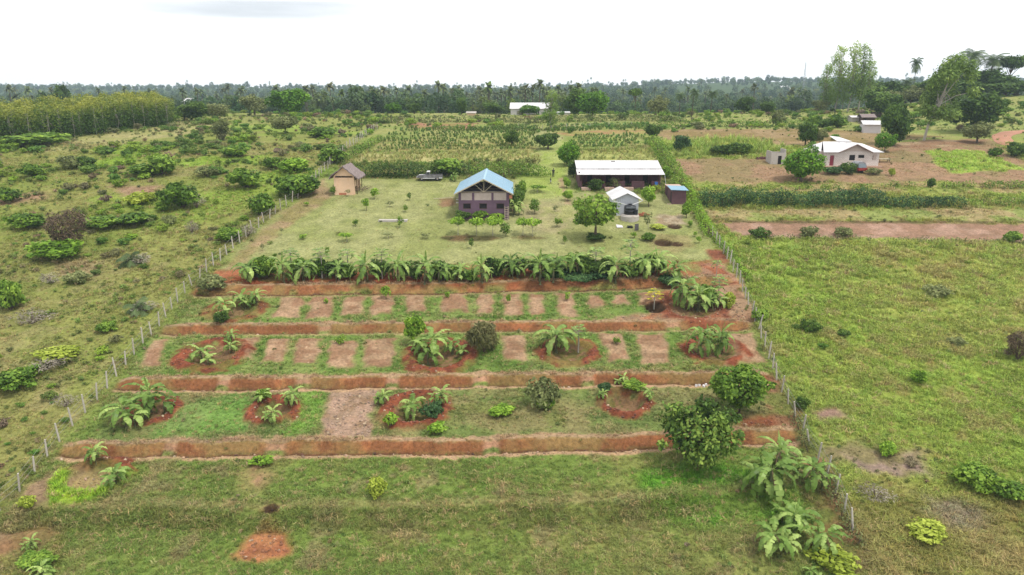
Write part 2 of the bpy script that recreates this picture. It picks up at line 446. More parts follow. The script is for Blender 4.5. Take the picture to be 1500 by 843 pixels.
p_bush('bush_olive', M['leaf_olive'], 1066, 0.183, 14, (11, 12), shell=.35)
p_bush('bush_grey', M['leaf_grey'], 738, 0.195, 12, (13,), asp=.18, shell=.2)
p_bush('bush_brown', M['leaf_brown'], 2132, 0.268, 16, (14, 15), asp=.16, shell=.25, w=2.6, h=2.6)
p_bush('bush_hedge', M['leaf_hedge'], 1394, 0.195, 13, (16, 17))
p_bush('clump_bush', M['leaf_clump'], 3400, .24, 15, (98,), w=2.8, h=2.5, asp=.24, shell=.45, droop=1.2)
p_bush('herb', M['leaf_bright'], 344, 0.134, 6, (18, 19), w=1.0, h=.8)
p_bush('herb_dark', M['leaf_green'], 344, 0.134, 6, (20, 21), w=1.0, h=.8)
p_bush('creeper', M['leaf_hedge'], 1066, 0.195, 12, (22, 23), w=3.0, h=.7)

def p_tree(key, mat, bark, n, size, lob, seeds, w, h, z0, r0, lean=0, rlob=.36, **kw):
    for sd in seeds:
        rng = np.random.default_rng(sd)
        lb = lobes_round(rng, lob, w, h - z0, z0, r=rlob)
        if lean: lb = [(l[0] + lean * (l[2] / h), *l[1:]) for l in lb]
        mb = MB(); branches(rng, mb, z0 + (h - z0) * .6, lb[1:], r0, lean * .6, 9)
        proto(key, [('trunk', mb.mesh('trunk', bark)), ('crown', crown_mesh('crown', cloud(rng, lb, n, size, **kw), mat))], w, h)
p_tree('tree_mango', M['leaf_mango'], M['bark'], 5330, 0.415, 20, (31, 32), 7.5, 7.0, .35, .24, up=.5, shell=.7)
p_tree('tree_dark', M['leaf_dark'], M['bark'], 4264, 0.390, 15, (33, 34, 35), 6.5, 7.0, .4, .22, shell=.5)
p_tree('tree_open', M['leaf_green'], M['bark'], 2132, 0.366, 17, (36, 37), 6.0, 6.5, 1.2, .17, rlob=.28, shell=.35)
p_tree('tree_thicket', M['leaf_thicket'], M['bark'], 5330, 0.317, 30, (38,), 7.5, 6.2, .1, .16, rlob=.27, shell=.25)
p_tree('tree_sunny', M['leaf_green'], M['bark'], 4264, 0.293, 22, (39, 40), 5.0, 4.2, .3, .15, rlob=.32, shell=.6)
p_tree('tree_bright', M['leaf_bright'], M['bark'], 2132, 0.293, 14, (41, 42), 3.0, 3.6, .5, .09, shell=.5)
p_tree('tree_olive', M['leaf_olive'], M['bark'], 2624, 0.342, 18, (43, 44), 6.0, 6.0, .8, .18, shell=.35)
p_tree('tree_flat', M['leaf_dark'], M['bark'], 2132, 0.415, 14, (45, 46), 8.5, 8.0, 5.2, .22, rlob=.32)
p_tree('sapling', M['leaf_green'], M['bark'], 330, .17, 6, (47, 48, 49), 1.3, 1.7, .22, .035, rlob=.46, shell=.2)
p_tree('sapling_bright', M['leaf_bright'], M['bark'], 330, .18, 6, (50, 51), 1.5, 1.7, .25, .035, rlob=.46, shell=.2)
p_tree('sapling_olive', M['leaf_olive'], M['bark_pale'], 220, .14, 6, (52, 53), 1.3, 1.7, .5, .025, rlob=.4, shell=.3)
p_tree('orchard_tree', M['leaf_bright'], M['bark_pale'], 700, .22, 10, (54, 55, 56), 3.0, 2.6, 1.25, .05, rlob=.36, shell=.4)

# eucalyptus: stacked open clumps on a pale pole trunk
def p_euc(key, mat, seeds, w, h, n, size, z0, lob, r0, rl=.13, **kw):
    for sd in seeds:
        rng = np.random.default_rng(sd); lb = []
        for i in range(lob):
            f = (i + rng.random()) / lob; z = z0 + (h - z0) * f * .97
            rad = w * .5 * (1 - .62 * f ** 2.2) * (.35 + .65 * rng.random()); th = rng.random() * 6.28
            rr = rl * w * (1.3 - .5 * f) * (.7 + .7 * rng.random()) * 1.6
            lb.append((math.cos(th) * (rad - rr * .4), math.sin(th) * (rad - rr * .4), min(z, h - rr), rr, rr, rr * 1.25))
        mb = MB(); branches(rng, mb, h * .88, lb, r0, w * .04, lob, .2)
        v, t = cloud(rng, lb, n, size, asp=.4, droop=.8, shell=.2, **kw)
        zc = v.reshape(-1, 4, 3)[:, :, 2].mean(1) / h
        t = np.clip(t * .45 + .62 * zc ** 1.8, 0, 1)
        proto(key, [('trunk', mb.mesh('trunk', M['bark_pale'])), ('crown', crown_mesh('crown', (v, t), mat))], w, h)
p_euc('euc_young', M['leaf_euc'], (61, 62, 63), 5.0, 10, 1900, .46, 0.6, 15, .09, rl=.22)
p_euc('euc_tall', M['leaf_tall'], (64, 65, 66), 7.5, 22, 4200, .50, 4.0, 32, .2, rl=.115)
# weeping pale-trunked tree
for sd in (67,):
    rng = np.random.default_rng(sd); lb = []
    for i in range(34):
        f = rng.random(); th = rng.random() * 6.28; z = 5 + 16 * f
        rad = 6.2 * math.sin(min(1, .25 + f * .85) * math.pi * .93) ** .7 * (.3 + .7 * rng.random())
        lb.append((2.6 * (z / 22) + rad * math.cos(th), rad * math.sin(th), z, 1.5, 1.5, 2.0 * (.7 + .5 * rng.random())))
    mb = MB(); mb.tube([(-2.2, 0, -.4), (-1.7, 0, 4), (.2, 0, 9), (1.2, .3, 14), (2.2, 0, 19)], [.3, .24, .18, .12, .05], 8)
    for l in lb[:16]:
        a = Vector((-1.7, 0, 4)).lerp(Vector((1.2, .3, 14)), rng.random()); mb.tube([a, a.lerp(Vector(l[:3]), .5) + Vector((0, 0, .8)), Vector(l[:3])], [.11, .08, .03], 5)
    proto('tree_weeping', [('trunk', mb.mesh('trunk', M['bark_pale'])), ('crown', crown_mesh('crown', cloud(rng, lb, 9500, .54, asp=.4, droop=1.2, shell=.2), M['leaf_tall']))], 13, 22)

# banana plants
def banana_leaf(rng, mbv, mbt, base, az, el, L, W, curl):
    seg = 9; p = np.array(base, float); ang = el; pts = [p.copy()]; dirs = []
    for i in range(seg):
        d = np.array([math.cos(az) * math.cos(ang), math.sin(az) * math.cos(ang), math.sin(ang)]); dirs.append(d)
        p = p + d * L / seg; pts.append(p.copy()); ang -= curl / seg * (1 + .7 * i / seg)
    side = np.array([-math.sin(az), math.cos(az), 0.0]); tv = rng.random() * .5 + .2
    prof = lambda f: W * (np.clip(math.sin(min(1, f * 1.02 + .02) * math.pi) ** .55, 0, 1)) if f > .12 else W * .05
    for i in range(seg):
        f0, f1 = i / seg, (i + 1) / seg
        up = np.cross(side, dirs[i]); up = up if up[2] > 0 else -up
        for sg in (-1, 1):
            w0, w1 = prof(f0), prof(f1)
            tear = .62 + .5 * rng.random()
            sag = (.10 + .35 * rng.random())
            a, b = pts[i], pts[i + 1]
            gap = .30 * rng.random() ** 2
            q1 = a + dirs[i] * gap * L / seg + sg * side * w0 * .5 * tear - up * w0 * .5 * sag
            q2 = b - dirs[i] * gap * L / seg + sg * side * w1 * .5 * tear - up * w1 * .5 * sag
            mbv.append([a, b, q2, q1] if sg > 0 else [a, q1, q2, b]); mbt.append(min(1, tv + .25 * rng.random() + .12 * (f0 < .15)))
def p_banana(key, seeds, h=3.6, nl=12, mat='leaf_banana', LL=2.75, WW=.66):
    for sd in seeds:
        rng = np.random.default_rng(sd); V = []; T = []; stems = []
        for s in range(3):
            hh = h * (.46 if s == 0 else .28) * (.9 + .2 * rng.random()); ox, oy = (0, 0) if s == 0 else (rng.normal() * .5, rng.normal() * .5)
            stems.append(MB()); stems[-1].tube([(ox, oy, -.15), (ox, oy, hh * .5), (ox + .05, oy, hh)], [.15 * h / 3.6, .12 * h / 3.6, .07 * h / 3.6], 7)
            k = nl if s == 0 else 6
            for i in range(k):
                az = i * 2.4 + rng.random() * .6; young = i / k
                banana_leaf(rng, V, T, (ox, oy, hh * (.9 + .1 * young)), az, R(14 + 52 * young + rng.normal() * 9), LL * h / 3.6 * (.8 + .3 * rng.random()) * (1 if s == 0 else .7), WW * h / 3.6 * (.85 + .3 * rng.random()), R(118 - 40 * young + rng.normal() * 12))
            if (sd + s) % 3 == 0: banana_leaf(rng, V, T, (ox, oy, hh * .95), rng.random() * 6, R(80), LL * .62 * h / 3.6, .3 * h / 3.6, R(14))
        v = np.array(V).reshape(-1, 3)
        DV = []; DT = []
        for i in range(4): banana_leaf(rng, DV, DT, (0, 0, h * .45), rng.random() * 6.28, R(-20), h * .38, .22 * h / 3.6, R(70))
        dv = np.array(DV).reshape(-1, 3)
        proto(key, [('pseudostem', q_.mesh('pseudostem', M['stem_green'])) for q_ in stems] + [('leaf_crown', mesh_np('leaf_crown', v, np.arange(len(v)).reshape(-1, 4), [M[mat]], tint=T)),
                    ('dead_leaves', mesh_np('dead_leaves', dv, np.arange(len(dv)).reshape(-1, 4), [M['dead_blade']], tint=DT))], h * 1.2, h)
p_banana('banana', (71, 72, 73, 74, 75))
p_banana('banana_young', (76, 77, 78), h=2.2, nl=8, LL=2.5, WW=.75)

# papaya / cassava-like: bare stem, palmate leaves on stalks
def p_papaya(key, mat, seeds, h, nl, ll, stem='bark_pale'):
    for sd in seeds:
        rng = np.random.default_rng(sd); mb = MB(); V = []; T = []
        mb.tube([(0, 0, -.15), (.03, 0, h * .5), (0, .03, h * .86)], [.085, .065, .05], 6)
        for i in range(nl):
            az = i * 2.4; el = R(65 - 75 * i / nl + rng.normal() * 8); st = ll * (.7 + .4 * rng.random())
            d = np.array([math.cos(az) * math.cos(el), math.sin(az) * math.cos(el), math.sin(el)]); b = np.array([0, 0, h * (.86 - .12 * i / nl)])
            e = b + d * st; mb.tube([b, b + d * st * .5 + np.array([0, 0, .05]), e], [.018, .014, .01], 4)
            for j in range(7):
                a2 = az + (j - 3) * .62; fd = np.array([math.cos(a2), math.sin(a2), -.35 - .25 * rng.random()]); n_ = np.array([0, 0, 1.0]); fl = ll * .62 * (1 - .07 * abs(j - 3))
                q = leaf_quads((e + fd * fl * .5)[None], unit(n_ + .25 * rng.normal(size=3))[None], fd[None], [fl], [fl * .42]); V.append(q); T.append(.25 + .6 * rng.random())
        v = np.concatenate(V)
        proto(key, [('trunk', mb.mesh('trunk', M[stem])), ('crown', mesh_np('crown', v, np.arange(len(v)).reshape(-1, 4), [M[mat]], tint=T))], ll * 2.6, h)
p_papaya('papaya', 'leaf_banana', (81, 82, 83), 3.2, 18, .85)
p_papaya('papaya_yellow', 'leaf_yellow', (84,), 2.6, 16, .8)

# coconut palms
def p_palm(key, seeds, h, nf, fl, skirt=False, trunk=True, mat='leaf_palm'):
    for sd in seeds:
        rng = np.random.default_rng(sd); mb = MB(); V = []; T = []
        lx = rng.normal() * .06 * h
        if trunk: mb.tube([(0, 0, -.3), (lx * .3, 0, h * .35), (lx * .7, 0, h * .7), (lx, 0, h * .86)], [.22, .16, .14, .11], 6)
        top = np.array([lx if trunk else 0, 0, h * .86 if trunk else .1])
        for i in range(nf):
            az = i * 2.4 + rng.random() * .3; el = R(78 - 105 * i / nf); p = top.copy(); L = fl * (.8 + .35 * rng.random()); seg = 9
            tv = rng.random() * .4 + (.1 if i < nf * .7 else .35)
            for k in range(seg):
                d = np.array([math.cos(az) * math.cos(el), math.sin(az) * math.cos(el), math.sin(el)]); side = np.array([-math.sin(az), math.cos(az), 0])
                w = fl * .26 * math.sin(math.pi * (k + 1.2) / (seg + 1.6)) ** .6
                for sg in (-1, 1):
                    for u in (0, .5):
                        a = p + d * L / seg * u; tip = a + sg * side * w + d * w * .55 - np.array([0, 0, w * .55])
                        V.append([a, a + d * L / seg * .42, tip + d * .05, tip]); T.append(min(1, tv + .3 * rng.random()))
                p = p + d * L / seg; el -= R(11)
        v = np.array(V).reshape(-1, 3)
        parts = [('crown', mesh_np('crown', v, np.arange(len(v)).reshape(-1, 4), [M[mat]], tint=T))]
        if trunk: parts.insert(0, ('trunk', mb.mesh('trunk', M['bark'])))
        proto(key, parts, fl * 2, h)
p_palm('palm', (91, 92, 93), 13, 22, 3.6)
p_palm('palm_low', (94, 95), 1.6, 16, 1.5, trunk=False)
# arching grassy clump (dry-skirted)
for sd in (96,):
    rng = np.random.default_rng(sd); V = []; T = []
    for i in range(900):
        az = rng.random() * 6.28; el = R(90 - 40 * rng.random() ** .8); L = 2.6 * (.6 + .6 * rng.random()); p = np.array([rng.normal() * .45, rng.normal() * .45, 0]); w = .05
        side = np.array([-math.sin(az), math.cos(az), 0]); tv = rng.random()
        for k in range(5):
            d = np.array([math.cos(az) * math.cos(el), math.sin(az) * math.cos(el), math.sin(el)]); q = p + d * L / 5
            if q[2] < .03: break
            w2 = w * (1 - .18 * k); V.append([p - side * w, p + side * w, q + side * w2, q - side * w2]); T.append(tv); p = q; el -= R(18 + 10 * rng.random())
    v = np.array(V).reshape(-1, 3)
    proto('grass_clump', [(None, mesh_np('grass_clump', v, np.arange(len(v)).reshape(-1, 4), [M['leaf_clump']], tint=T))], 3.6, 2.6)

# ------------------------------------------------------------------ placing by ground point
TREES = {'tree_', 'euc_', 'palm', 'papaya', 'banana', 'sapling', 'orchard'}
_vc = {}
def place(key, px, py, wpx, hpx, name, label, cat, group=None, xy=None, size=None):
    """px,py: where the plant meets the ground in the photo; its width and height as measured there"""
    var = PROTO[key]; k = _vc.get(key, 0); _vc[key] = k + 1
    parts, nw, nh = var[k % len(var)]
    if xy is None: x, y = at(px, py)
    else: x, y = xy
    if size is None:
        mx, mz, e = scale_at(x, y)
        w = wpx * mx; h = hpx * mz
        if not any(key.startswith(t) for t in TREES) or key in ('tree_thicket', 'tree_sunny'):
            h = max(.45 * h, h - .32 * w * math.tan(e)); y += .30 * w
        elif key.startswith('banana') or key.startswith('palm_low'):
            h = max(.6 * h, h - .25 * w * math.tan(e))
        elif hpx < 3 * wpx:
            h = max(.6 * h, h - .2 * w * math.tan(e))
    else: w, h = size
    z = gz(x, y)
    rz = random.random() * 6.28 if key != 'tree_weeping' else 0
    sc = (w / nw, w / nw, h / nh)
    if len(parts) == 1:
        o = link(name, parts[0][1], loc=(x, y, z)); root = o
    else:
        root = empty(name, (x, y, z))
        for pn, me in parts: link(pn, me, root)
    root.rotation_euler = (0, 0, rz); root.scale = sc
    return tag(root, label, cat, group)

# ------------------------------------------------------------------ stuff by geometry nodes
def proto_collection(name, meshes):
    c = bpy.data.collections.new(name)
    for i, me in enumerate(meshes):
        c.objects.link(bpy.data.objects.new('%s_%02d' % (name, i), me))
    return c
def scatter(name, pts, rotz, scl, col, coll, nproto, label, cat, pid=None, tilt=None):
    me = bpy.data.meshes.new(name); n = len(pts)
    me.vertices.add(n); me.vertices.foreach_set('co', np.asarray(pts, np.float32).ravel())
    def attr(nm, ty, key, data):
        a = me.attributes.new(nm, ty, 'POINT'); a.data.foreach_set(key, np.asarray(data).ravel())
    rot = np.zeros((n, 3), np.float32); rot[:, 2] = rotz
    if tilt is not None: rot[:, 0] = tilt
    attr('rot', 'FLOAT_VECTOR', 'vector', rot)
    scl = np.asarray(scl, np.float32); scl = np.repeat(scl[:, None], 3, 1) if scl.ndim == 1 else scl
    attr('scl', 'FLOAT_VECTOR', 'vector', scl)
    attr('pid', 'INT', 'value', (RNG.integers(0, nproto, n) if pid is None else pid).astype(np.int32))
    c4 = np.ones((n, 4), np.float32); c4[:, :3] = col
    attr('col', 'FLOAT_COLOR', 'color', c4)
    o = link(name, me); tag(o, label, cat, None, 'stuff')
    ng = bpy.data.node_groups.new(name + '_nodes', 'GeometryNodeTree')
    ng.interface.new_socket('Geometry', in_out='INPUT', socket_type='NodeSocketGeometry')
    ng.interface.new_socket('Geometry', in_out='OUTPUT', socket_type='NodeSocketGeometry')
    gi = N(ng, 'NodeGroupInput'); go = N(ng, 'NodeGroupOutput')
    ip = N(ng, 'GeometryNodeInstanceOnPoints'); ci = N(ng, 'GeometryNodeCollectionInfo')
    ci.inputs['Collection'].default_value = coll; ci.inputs['Separate Children'].default_value = True; ci.inputs['Reset Children'].default_value = True
    def na(nm, ty):
        k = N(ng, 'GeometryNodeInputNamedAttribute', data_type=ty); k.inputs['Name'].default_value = nm; return k.outputs['Attribute']
    er = N(ng, 'FunctionNodeEulerToRotation')
    Lk = ng.links.new
    Lk(gi.outputs[0], ip.inputs['Points']); Lk(ci.outputs[0], ip.inputs['Instance']); ip.inputs['Pick Instance'].default_value = True
    Lk(na('pid', 'INT'), ip.inputs['Instance Index']); Lk(na('rot', 'FLOAT_VECTOR'), er.inputs[0]); Lk(er.outputs[0], ip.inputs['Rotation'])
    Lk(na('scl', 'FLOAT_VECTOR'), ip.inputs['Scale']); Lk(ip.outputs[0], go.inputs[0])
    md = o.modifiers.new('instances', 'NODES'); md.node_group = ng
    return o
def tuft_mesh(sd, nb, h, spread, w, mat, lean=.5):
    rng = np.random.default_rng(sd); V = []; T = []
    for i in range(nb):
        az = rng.random() * 6.28; b = np.array([rng.normal() * spread, rng.normal() * spread, -.03]); hh = h * (.5 + .7 * rng.random()); ln = lean * (.3 + rng.random())
        d = np.array([math.cos(az), math.sin(az), 0]); s = np.array([-math.sin(az), math.cos(az), 0]) * w * (.7 + .6 * rng.random())
        m_ = b + d * ln * hh * .3 + np.array([0, 0, hh * .6]); e = b + d * ln * hh + np.array([0, 0, hh * (1 - .25 * ln)])
        tv = rng.random(); V += [[b - s, b + s, m_ + s * .8, m_ - s * .8], [m_ - s * .8, m_ + s * .8, e + s * .15, e - s * .15]]; T += [tv, tv]
    v = np.array(V).reshape(-1, 3)
    return mesh_np('grass_tuft', v, np.arange(len(v)).reshape(-1, 4), [mat], tint=T)
def weed_mesh(sd, n, w, h, size, mat):
    rng = np.random.default_rng(sd); lb = lobes_round(rng, 6, w, h, 0)
    return crown_mesh('weed', cloud(rng, lb, n, size, shell=.3), mat)
# ------------------------------------------------------------------ ground colours
def poly_w(px): return np.array([at(a, b) for a, b in px])
def sd_poly(P, x, y):
    """signed distance (negative inside)"""
    d = np.full(x.shape, 1e9); ins = np.zeros(x.shape, bool); n = len(P)
    for i in range(n):
        a = P[i]; b = P[(i + 1) % n]; ex, ey = b - a
        wx = x - a[0]; wy = y - a[1]; t = np.clip((wx * ex + wy * ey) / (ex * ex + ey * ey + 1e-9), 0, 1)
        d = np.minimum(d, np.hypot(wx - ex * t, wy - ey * t))
        c = ((a[1] > y) != (b[1] > y)) & (x < (b[0] - a[0]) * (y - a[1]) / (b[1] - a[1] + 1e-12) + a[0]); ins ^= c
    return np.where(ins, -d, d)
def sd_line(P, x, y):
    d = np.full(x.shape, 1e9)
    for i in range(len(P) - 1):
        a = P[i]; b = P[i + 1]; ex, ey = b - a
        wx = x - a[0]; wy = y - a[1]; t = np.clip((wx * ex + wy * ey) / (ex * ex + ey * ey + 1e-9), 0, 1)
        d = np.minimum(d, np.hypot(wx - ex * t, wy - ey * t))
    return d
LAY = []   # (kind, geometry, col a, col b, noise scale, edge noise, softness, tuft density)
def reg(px, a, b, ns=2.0, edge=.5, soft=.35, dens=0.0, op=1.0): LAY.append(('p', poly_w(px), A(*a), A(*b), ns, edge, soft, dens, op))
def regl(px, wid, a, b, ns=2.0, edge=.5, soft=.35, dens=0.0, op=1.0): LAY.append(('l', poly_w(px), A(*a), A(*b), ns, edge, soft, dens, op, wid))
def ell(cx, cy, rx, ry, k=14): return [(cx + rx * math.cos(2 * math.pi * i / k), cy + ry * math.sin(2 * math.pi * i / k)) for i in range(k)]

SOIL = ((156, 102, 78), (138, 90, 70)); TILL = ((178, 148, 118), (158, 124, 97)); LUSH = ((112, 138, 66), (136, 150, 84))
# far and side fields
reg([(1045, 326), (1260, 325), (1520, 329), (1520, 355), (1300, 350), (1092, 346)], (180, 148, 128), (160, 128, 106), 3, 1.0, .6)
reg([(1040, 322), (1520, 325), (1520, 328), (1045, 327)], (128, 104, 78), (110, 100, 66), 3, .8, .5, .3)
reg([(1028, 306), (1300, 306), (1520, 306), (1520, 324), (1040, 321)], (150, 160, 92), (172, 156, 112), 4, 1, .8, .5)
reg([(1005, 268), (1520, 268), (1520, 284), (1300, 283), (1015, 282)], (150, 160, 84), (176, 160, 112), 4, 1, .8, .6)
reg([(985, 233), (1180, 232), (1200, 214), (1310, 208), (1445, 203), (1500, 240), (1520, 250), (1520, 269), (1005, 268)], (166, 136, 108), (150, 134, 96), 5, 2, 1.2, .25)
reg([(1352, 222), (1432, 221), (1502, 250), (1394, 254), (1372, 240)], (152, 178, 74), (166, 186, 88), 4, 1.2, .6, .8)
reg([(960, 206), (1080, 204), (1160, 214), (1140, 224), (1090, 230), (985, 232)], (150, 172, 82), (172, 180, 104), 4, 1.5, .8, .9)
reg([(965, 191), (1180, 189), (1275, 192), (1330, 198), (1380, 200), (1330, 206), (1200, 214), (1150, 213), (1080, 204), (970, 205)], (164, 142, 106), (148, 130, 88), 6, 2, 1, .3)
reg([(1300, 212), (1360, 206), (1450, 203), (1440, 210), (1360, 217), (1300, 222)], (178, 156, 122), (160, 128, 100), 5, 1, 1, .2)
reg([(590, 180), (700, 181), (690, 190), (600, 188)], (176, 134, 106), (150, 140, 84), 4, 2, 1, .3)
reg([(800, 195), (945, 191), (950, 196), (820, 200)], (172, 142, 100), (158, 154, 92), 4, 1.4, .8, .5)
reg([(525, 226), (795, 222), (790, 238), (500, 240)], (168, 172, 104), (186, 180, 122), 4, 2, 1, .7)
reg([(840, 222), (960, 218), (968, 236), (845, 236)], (172, 176, 106), (160, 164, 92), 4, 2, 1, .7)
reg([(560, 205), (780, 200), (800, 216), (770, 221), (530, 222)], (146, 154, 88), (164, 160, 100), 4, 2, 1, .7)
reg([(840, 204), (935, 200), (950, 214), (840, 220)], (142, 160, 84), (166, 168, 104), 4, 2, 1, .7)
# left scrub patches
reg([(-20, 284), (60, 282), (75, 292), (40, 298), (-20, 302)], (176, 142, 116), (160, 140, 100), 4, 2, 1, .3)
reg([(160, 270), (240, 272), (215, 285), (160, 282)], (168, 140, 112), (150, 140, 92), 4, 2, 1, .4)
reg([(80, 205), (270, 178), (330, 172), (330, 190), (200, 208), (110, 222), (60, 222)], (160, 160, 100), (170, 164, 112), 6, 3, 2, .8)
reg(ell(120, 395, 40, 14), (166, 150, 110), (150, 146, 92), 4, 2, 1.2, .6)
# right pasture bare patches
reg([(1190, 655), (1240, 645), (1290, 660), (1345, 660), (1350, 690), (1270, 690), (1215, 680)], (160, 138, 124), (140, 130, 92), 2.5, 2, 1, .35)
reg(ell(1216, 605, 20, 10), (160, 132, 116), (146, 140, 92), 3, 1.5, .8, .3)
reg([(1200, 760), (1290, 720), (1400, 730), (1520, 720), (1520, 900), (1300, 900)], (136, 128, 74), (154, 138, 92), 5, 4, 3, 1.0, .75)
reg([(1370, 740), (1440, 735), (1470, 765), (1390, 775)], (150, 140, 112), (134, 126, 88), 3, 2, 1, .8)
# compound lawn
LAWN = [(318, 398), (345, 366), (378, 339), (404, 318), (443, 290), (468, 264), (484, 260), (540, 262), (690, 264), (780, 262), (792, 240), (790, 222), (770, 200), (800, 190), (826, 200), (828, 235), (842, 262), (842, 282), (1000, 285), (1012, 300), (1026, 330), (1050, 372), (1056, 384), (900, 384), (700, 388), (560, 392), (430, 394)]
reg(LAWN, (164, 166, 112), (150, 156, 96), 7, 1.2, 1.0, .10)
reg([(762, 262), (792, 242), (795, 205), (825, 205), (828, 240), (838, 285), (800, 292), (755, 292)], (156, 172, 88), (166, 176, 104), 5, 1, 1, .15)
reg([(770, 296), (835, 294), (850, 320), (830, 346), (775, 342), (760, 322)], (172, 162, 122), (166, 166, 108), 3, 2, 2, .05, .8)
reg([(958, 312), (1000, 315), (1008, 330), (960, 332)], (182, 166, 140), (160, 140, 112), 1, 1.5, .8, .0)
reg([(935, 345), (1010, 345), (1020, 365), (960, 368)], (160, 152, 104), (140, 132, 88), 2, 1.5, 1, .1)
reg([(474, 262), (486, 290), (450, 312), (405, 345), (350, 392), (322, 398), (360, 358), (405, 320), (440, 292)], (168, 146, 112), (150, 140, 92), 3, 1, .8, .2)
reg(ell(690, 349, 48, 4), (96, 92, 58), (120, 100, 70), 2, .8, .6, .3); reg(ell(775, 349, 28, 3), (104, 104, 62), (128, 112, 76), 2, .8, .6, .3)
regl([(823, 262), (826, 278), (832, 298)], .5, (176, 156, 122), (168, 150, 110), 1, .6, .3)
reg([(640, 292), (664, 288), (668, 300), (648, 304)], (150, 122, 92), (150, 140, 92), 2, 1, .6, .1)
regl([(1026, 388), (1060, 384), (1050, 372)], 1.2, *SOIL, 2, 1, .6)
# banana row ground and the strip above bank 4
reg([(315, 396), (430, 394), (560, 392), (700, 388), (900, 384), (1056, 382), (1085, 420), (1000, 418), (690, 428), (345, 430), (300, 420)], (166, 108, 78), (146, 138, 84), 2.2, 1.2, .8, .35)
reg([(330, 405), (440, 402), (700, 400), (1000, 395), (1000, 412), (690, 420), (345, 424)], (158, 92, 62), (120, 104, 62), 1.8, 1.5, .8, .2)
reg([(1030, 388), (1062, 384), (1088, 425), (1030, 422)], (176, 138, 112), (164, 104, 76), 2, 1, .5, .05)
# terrace lawns between the banks
reg([(285, 440), (330, 432), (500, 431), (700, 429), (950, 424), (990, 430), (960, 470), (820, 472), (500, 478), (258, 482)], *LUSH, 3, .8, .5, .8)
reg([(945, 432), (985, 424), (1088, 418), (1104, 468), (1104, 476), (905, 474), (900, 464), (950, 458)], (176, 120, 88), (164, 136, 108), 2, 1, .6, .05)
reg([(1040, 425), (1090, 425), (1104, 472), (1060, 468)], *TILL, 1.5, .8, .4, .05)
reg([(215, 494), (330, 492), (600, 488), (900, 486), (1105, 484), (1120, 532), (1000, 538), (700, 545), (380, 548), (185, 552)], *LUSH, 3, .8, .5, .8)
BEDS = [[(415, 437), (445, 436), (438, 466), (401, 466)], [(456, 436), (490, 435), (482, 466), (450, 466)], [(503, 435), (535, 435), (530, 462), (500, 462)], [(546, 435), (580, 434), (573, 462), (541, 462)],
        [(594, 433), (624, 433), (623, 458), (595, 458)], [(652, 432), (683, 432), (686, 457), (648, 456)], [(699, 432), (722, 432), (725, 460), (699, 460)], [(735, 431), (762, 431), (765, 463), (736, 463)],
        [(776, 432), (795, 432), (797, 460), (778, 461)], [(816, 431), (841, 431), (843, 463), (819, 463)], [(860, 434), (880, 434), (885, 452), (862, 453)], [(898, 433), (915, 432), (922, 446), (900, 446)], [(935, 430), (958, 429), (968, 450), (938, 448)],
        [(224, 498), (250, 497), (231, 536), (202, 538)], [(356, 497), (379, 495), (370, 526), (352, 527)], [(394, 498), (425, 497), (415, 530), (384, 530)], [(437, 498), (469, 497), (464, 535), (430, 535)], [(483, 500), (520, 499), (519, 539), (480, 539)],
        [(537, 498), (577, 497), (573, 538), (535, 538)], [(739, 493), (770, 492), (772, 529), (738, 529)], [(880, 490), (910, 490), (926, 530), (893, 530)], [(928, 490), (975, 489), (981, 532), (938, 533)], [(1068, 490), (1102, 488), (1116, 530), (1062, 536)]]
for b_ in BEDS: reg(b_, *TILL, 1.2, .6, .35, .08)
# terrace 2
reg([(170, 580), (480, 572), (700, 568), (1000, 566), (1140, 566), (1160, 600), (1175, 640), (960, 650), (700, 655), (400, 660), (130, 664)], (118, 134, 74), (142, 140, 90), 2.4, 1, .8, .8)
reg([(268, 585), (360, 580), (365, 632), (230, 636)], (120, 154, 76), (134, 156, 88), 3, 1, .6, .8); reg([(440, 575), (482, 572), (470, 630), (420, 640)], (120, 158, 66), (132, 162, 78), 3, .8, .5, .9)
reg([(482, 572), (556, 570), (548, 600), (540, 645), (460, 644), (474, 605)], (176, 148, 126), (158, 130, 104), 1.4, .8, .4, .04)
reg([(665, 590), (850, 600), (860, 630), (690, 640)], (144, 138, 92), (130, 134, 78), 2, 2, 1, .6)
reg([(1060, 610), (1130, 605), (1170, 635), (1165, 660), (1080, 650)], (142, 88, 62), (122, 96, 62), 2, 1.2, .8, .1)
# foreground
reg([(930, 700), (1010, 690), (1130, 690), (1200, 745), (1190, 790), (1100, 765), (960, 760)], (106, 158, 52), (124, 162, 66), 3, 2, 1.5, 1.3)
reg(ell(392, 800, 42, 24), (182, 128, 88), (164, 108, 76), 1.5, 1.2, .5, .02)
reg(ell(397, 745, 14, 9), (116, 60, 40), (96, 52, 36), 1, .5, .3, .0)
reg([(360, 670), (420, 672), (400, 720), (380, 735), (330, 725), (340, 690)], (166, 130, 102), (142, 136, 84), 2, 2, 1, .5)
regl([(110, 690), (70, 715), (40, 745), (-10, 790)], 1.3, (156, 132, 104), (140, 132, 84), 2, 1.2, .8, .3)
regl([(1120, 560), (1150, 610), (1185, 665), (1215, 740), (1240, 800)], 1.2, (150, 112, 84), (124, 128, 70), 2, 1.2, .8, .5)
reg([(1180, 770), (1225, 770), (1235, 800), (1190, 805)], (150, 90, 64), (122, 110, 66), 2, 1, .6, .2)
regl([(0, 800), (60, 780)], 1.0, (160, 132, 98), (140, 130, 84), 2, 1, .6, .3)

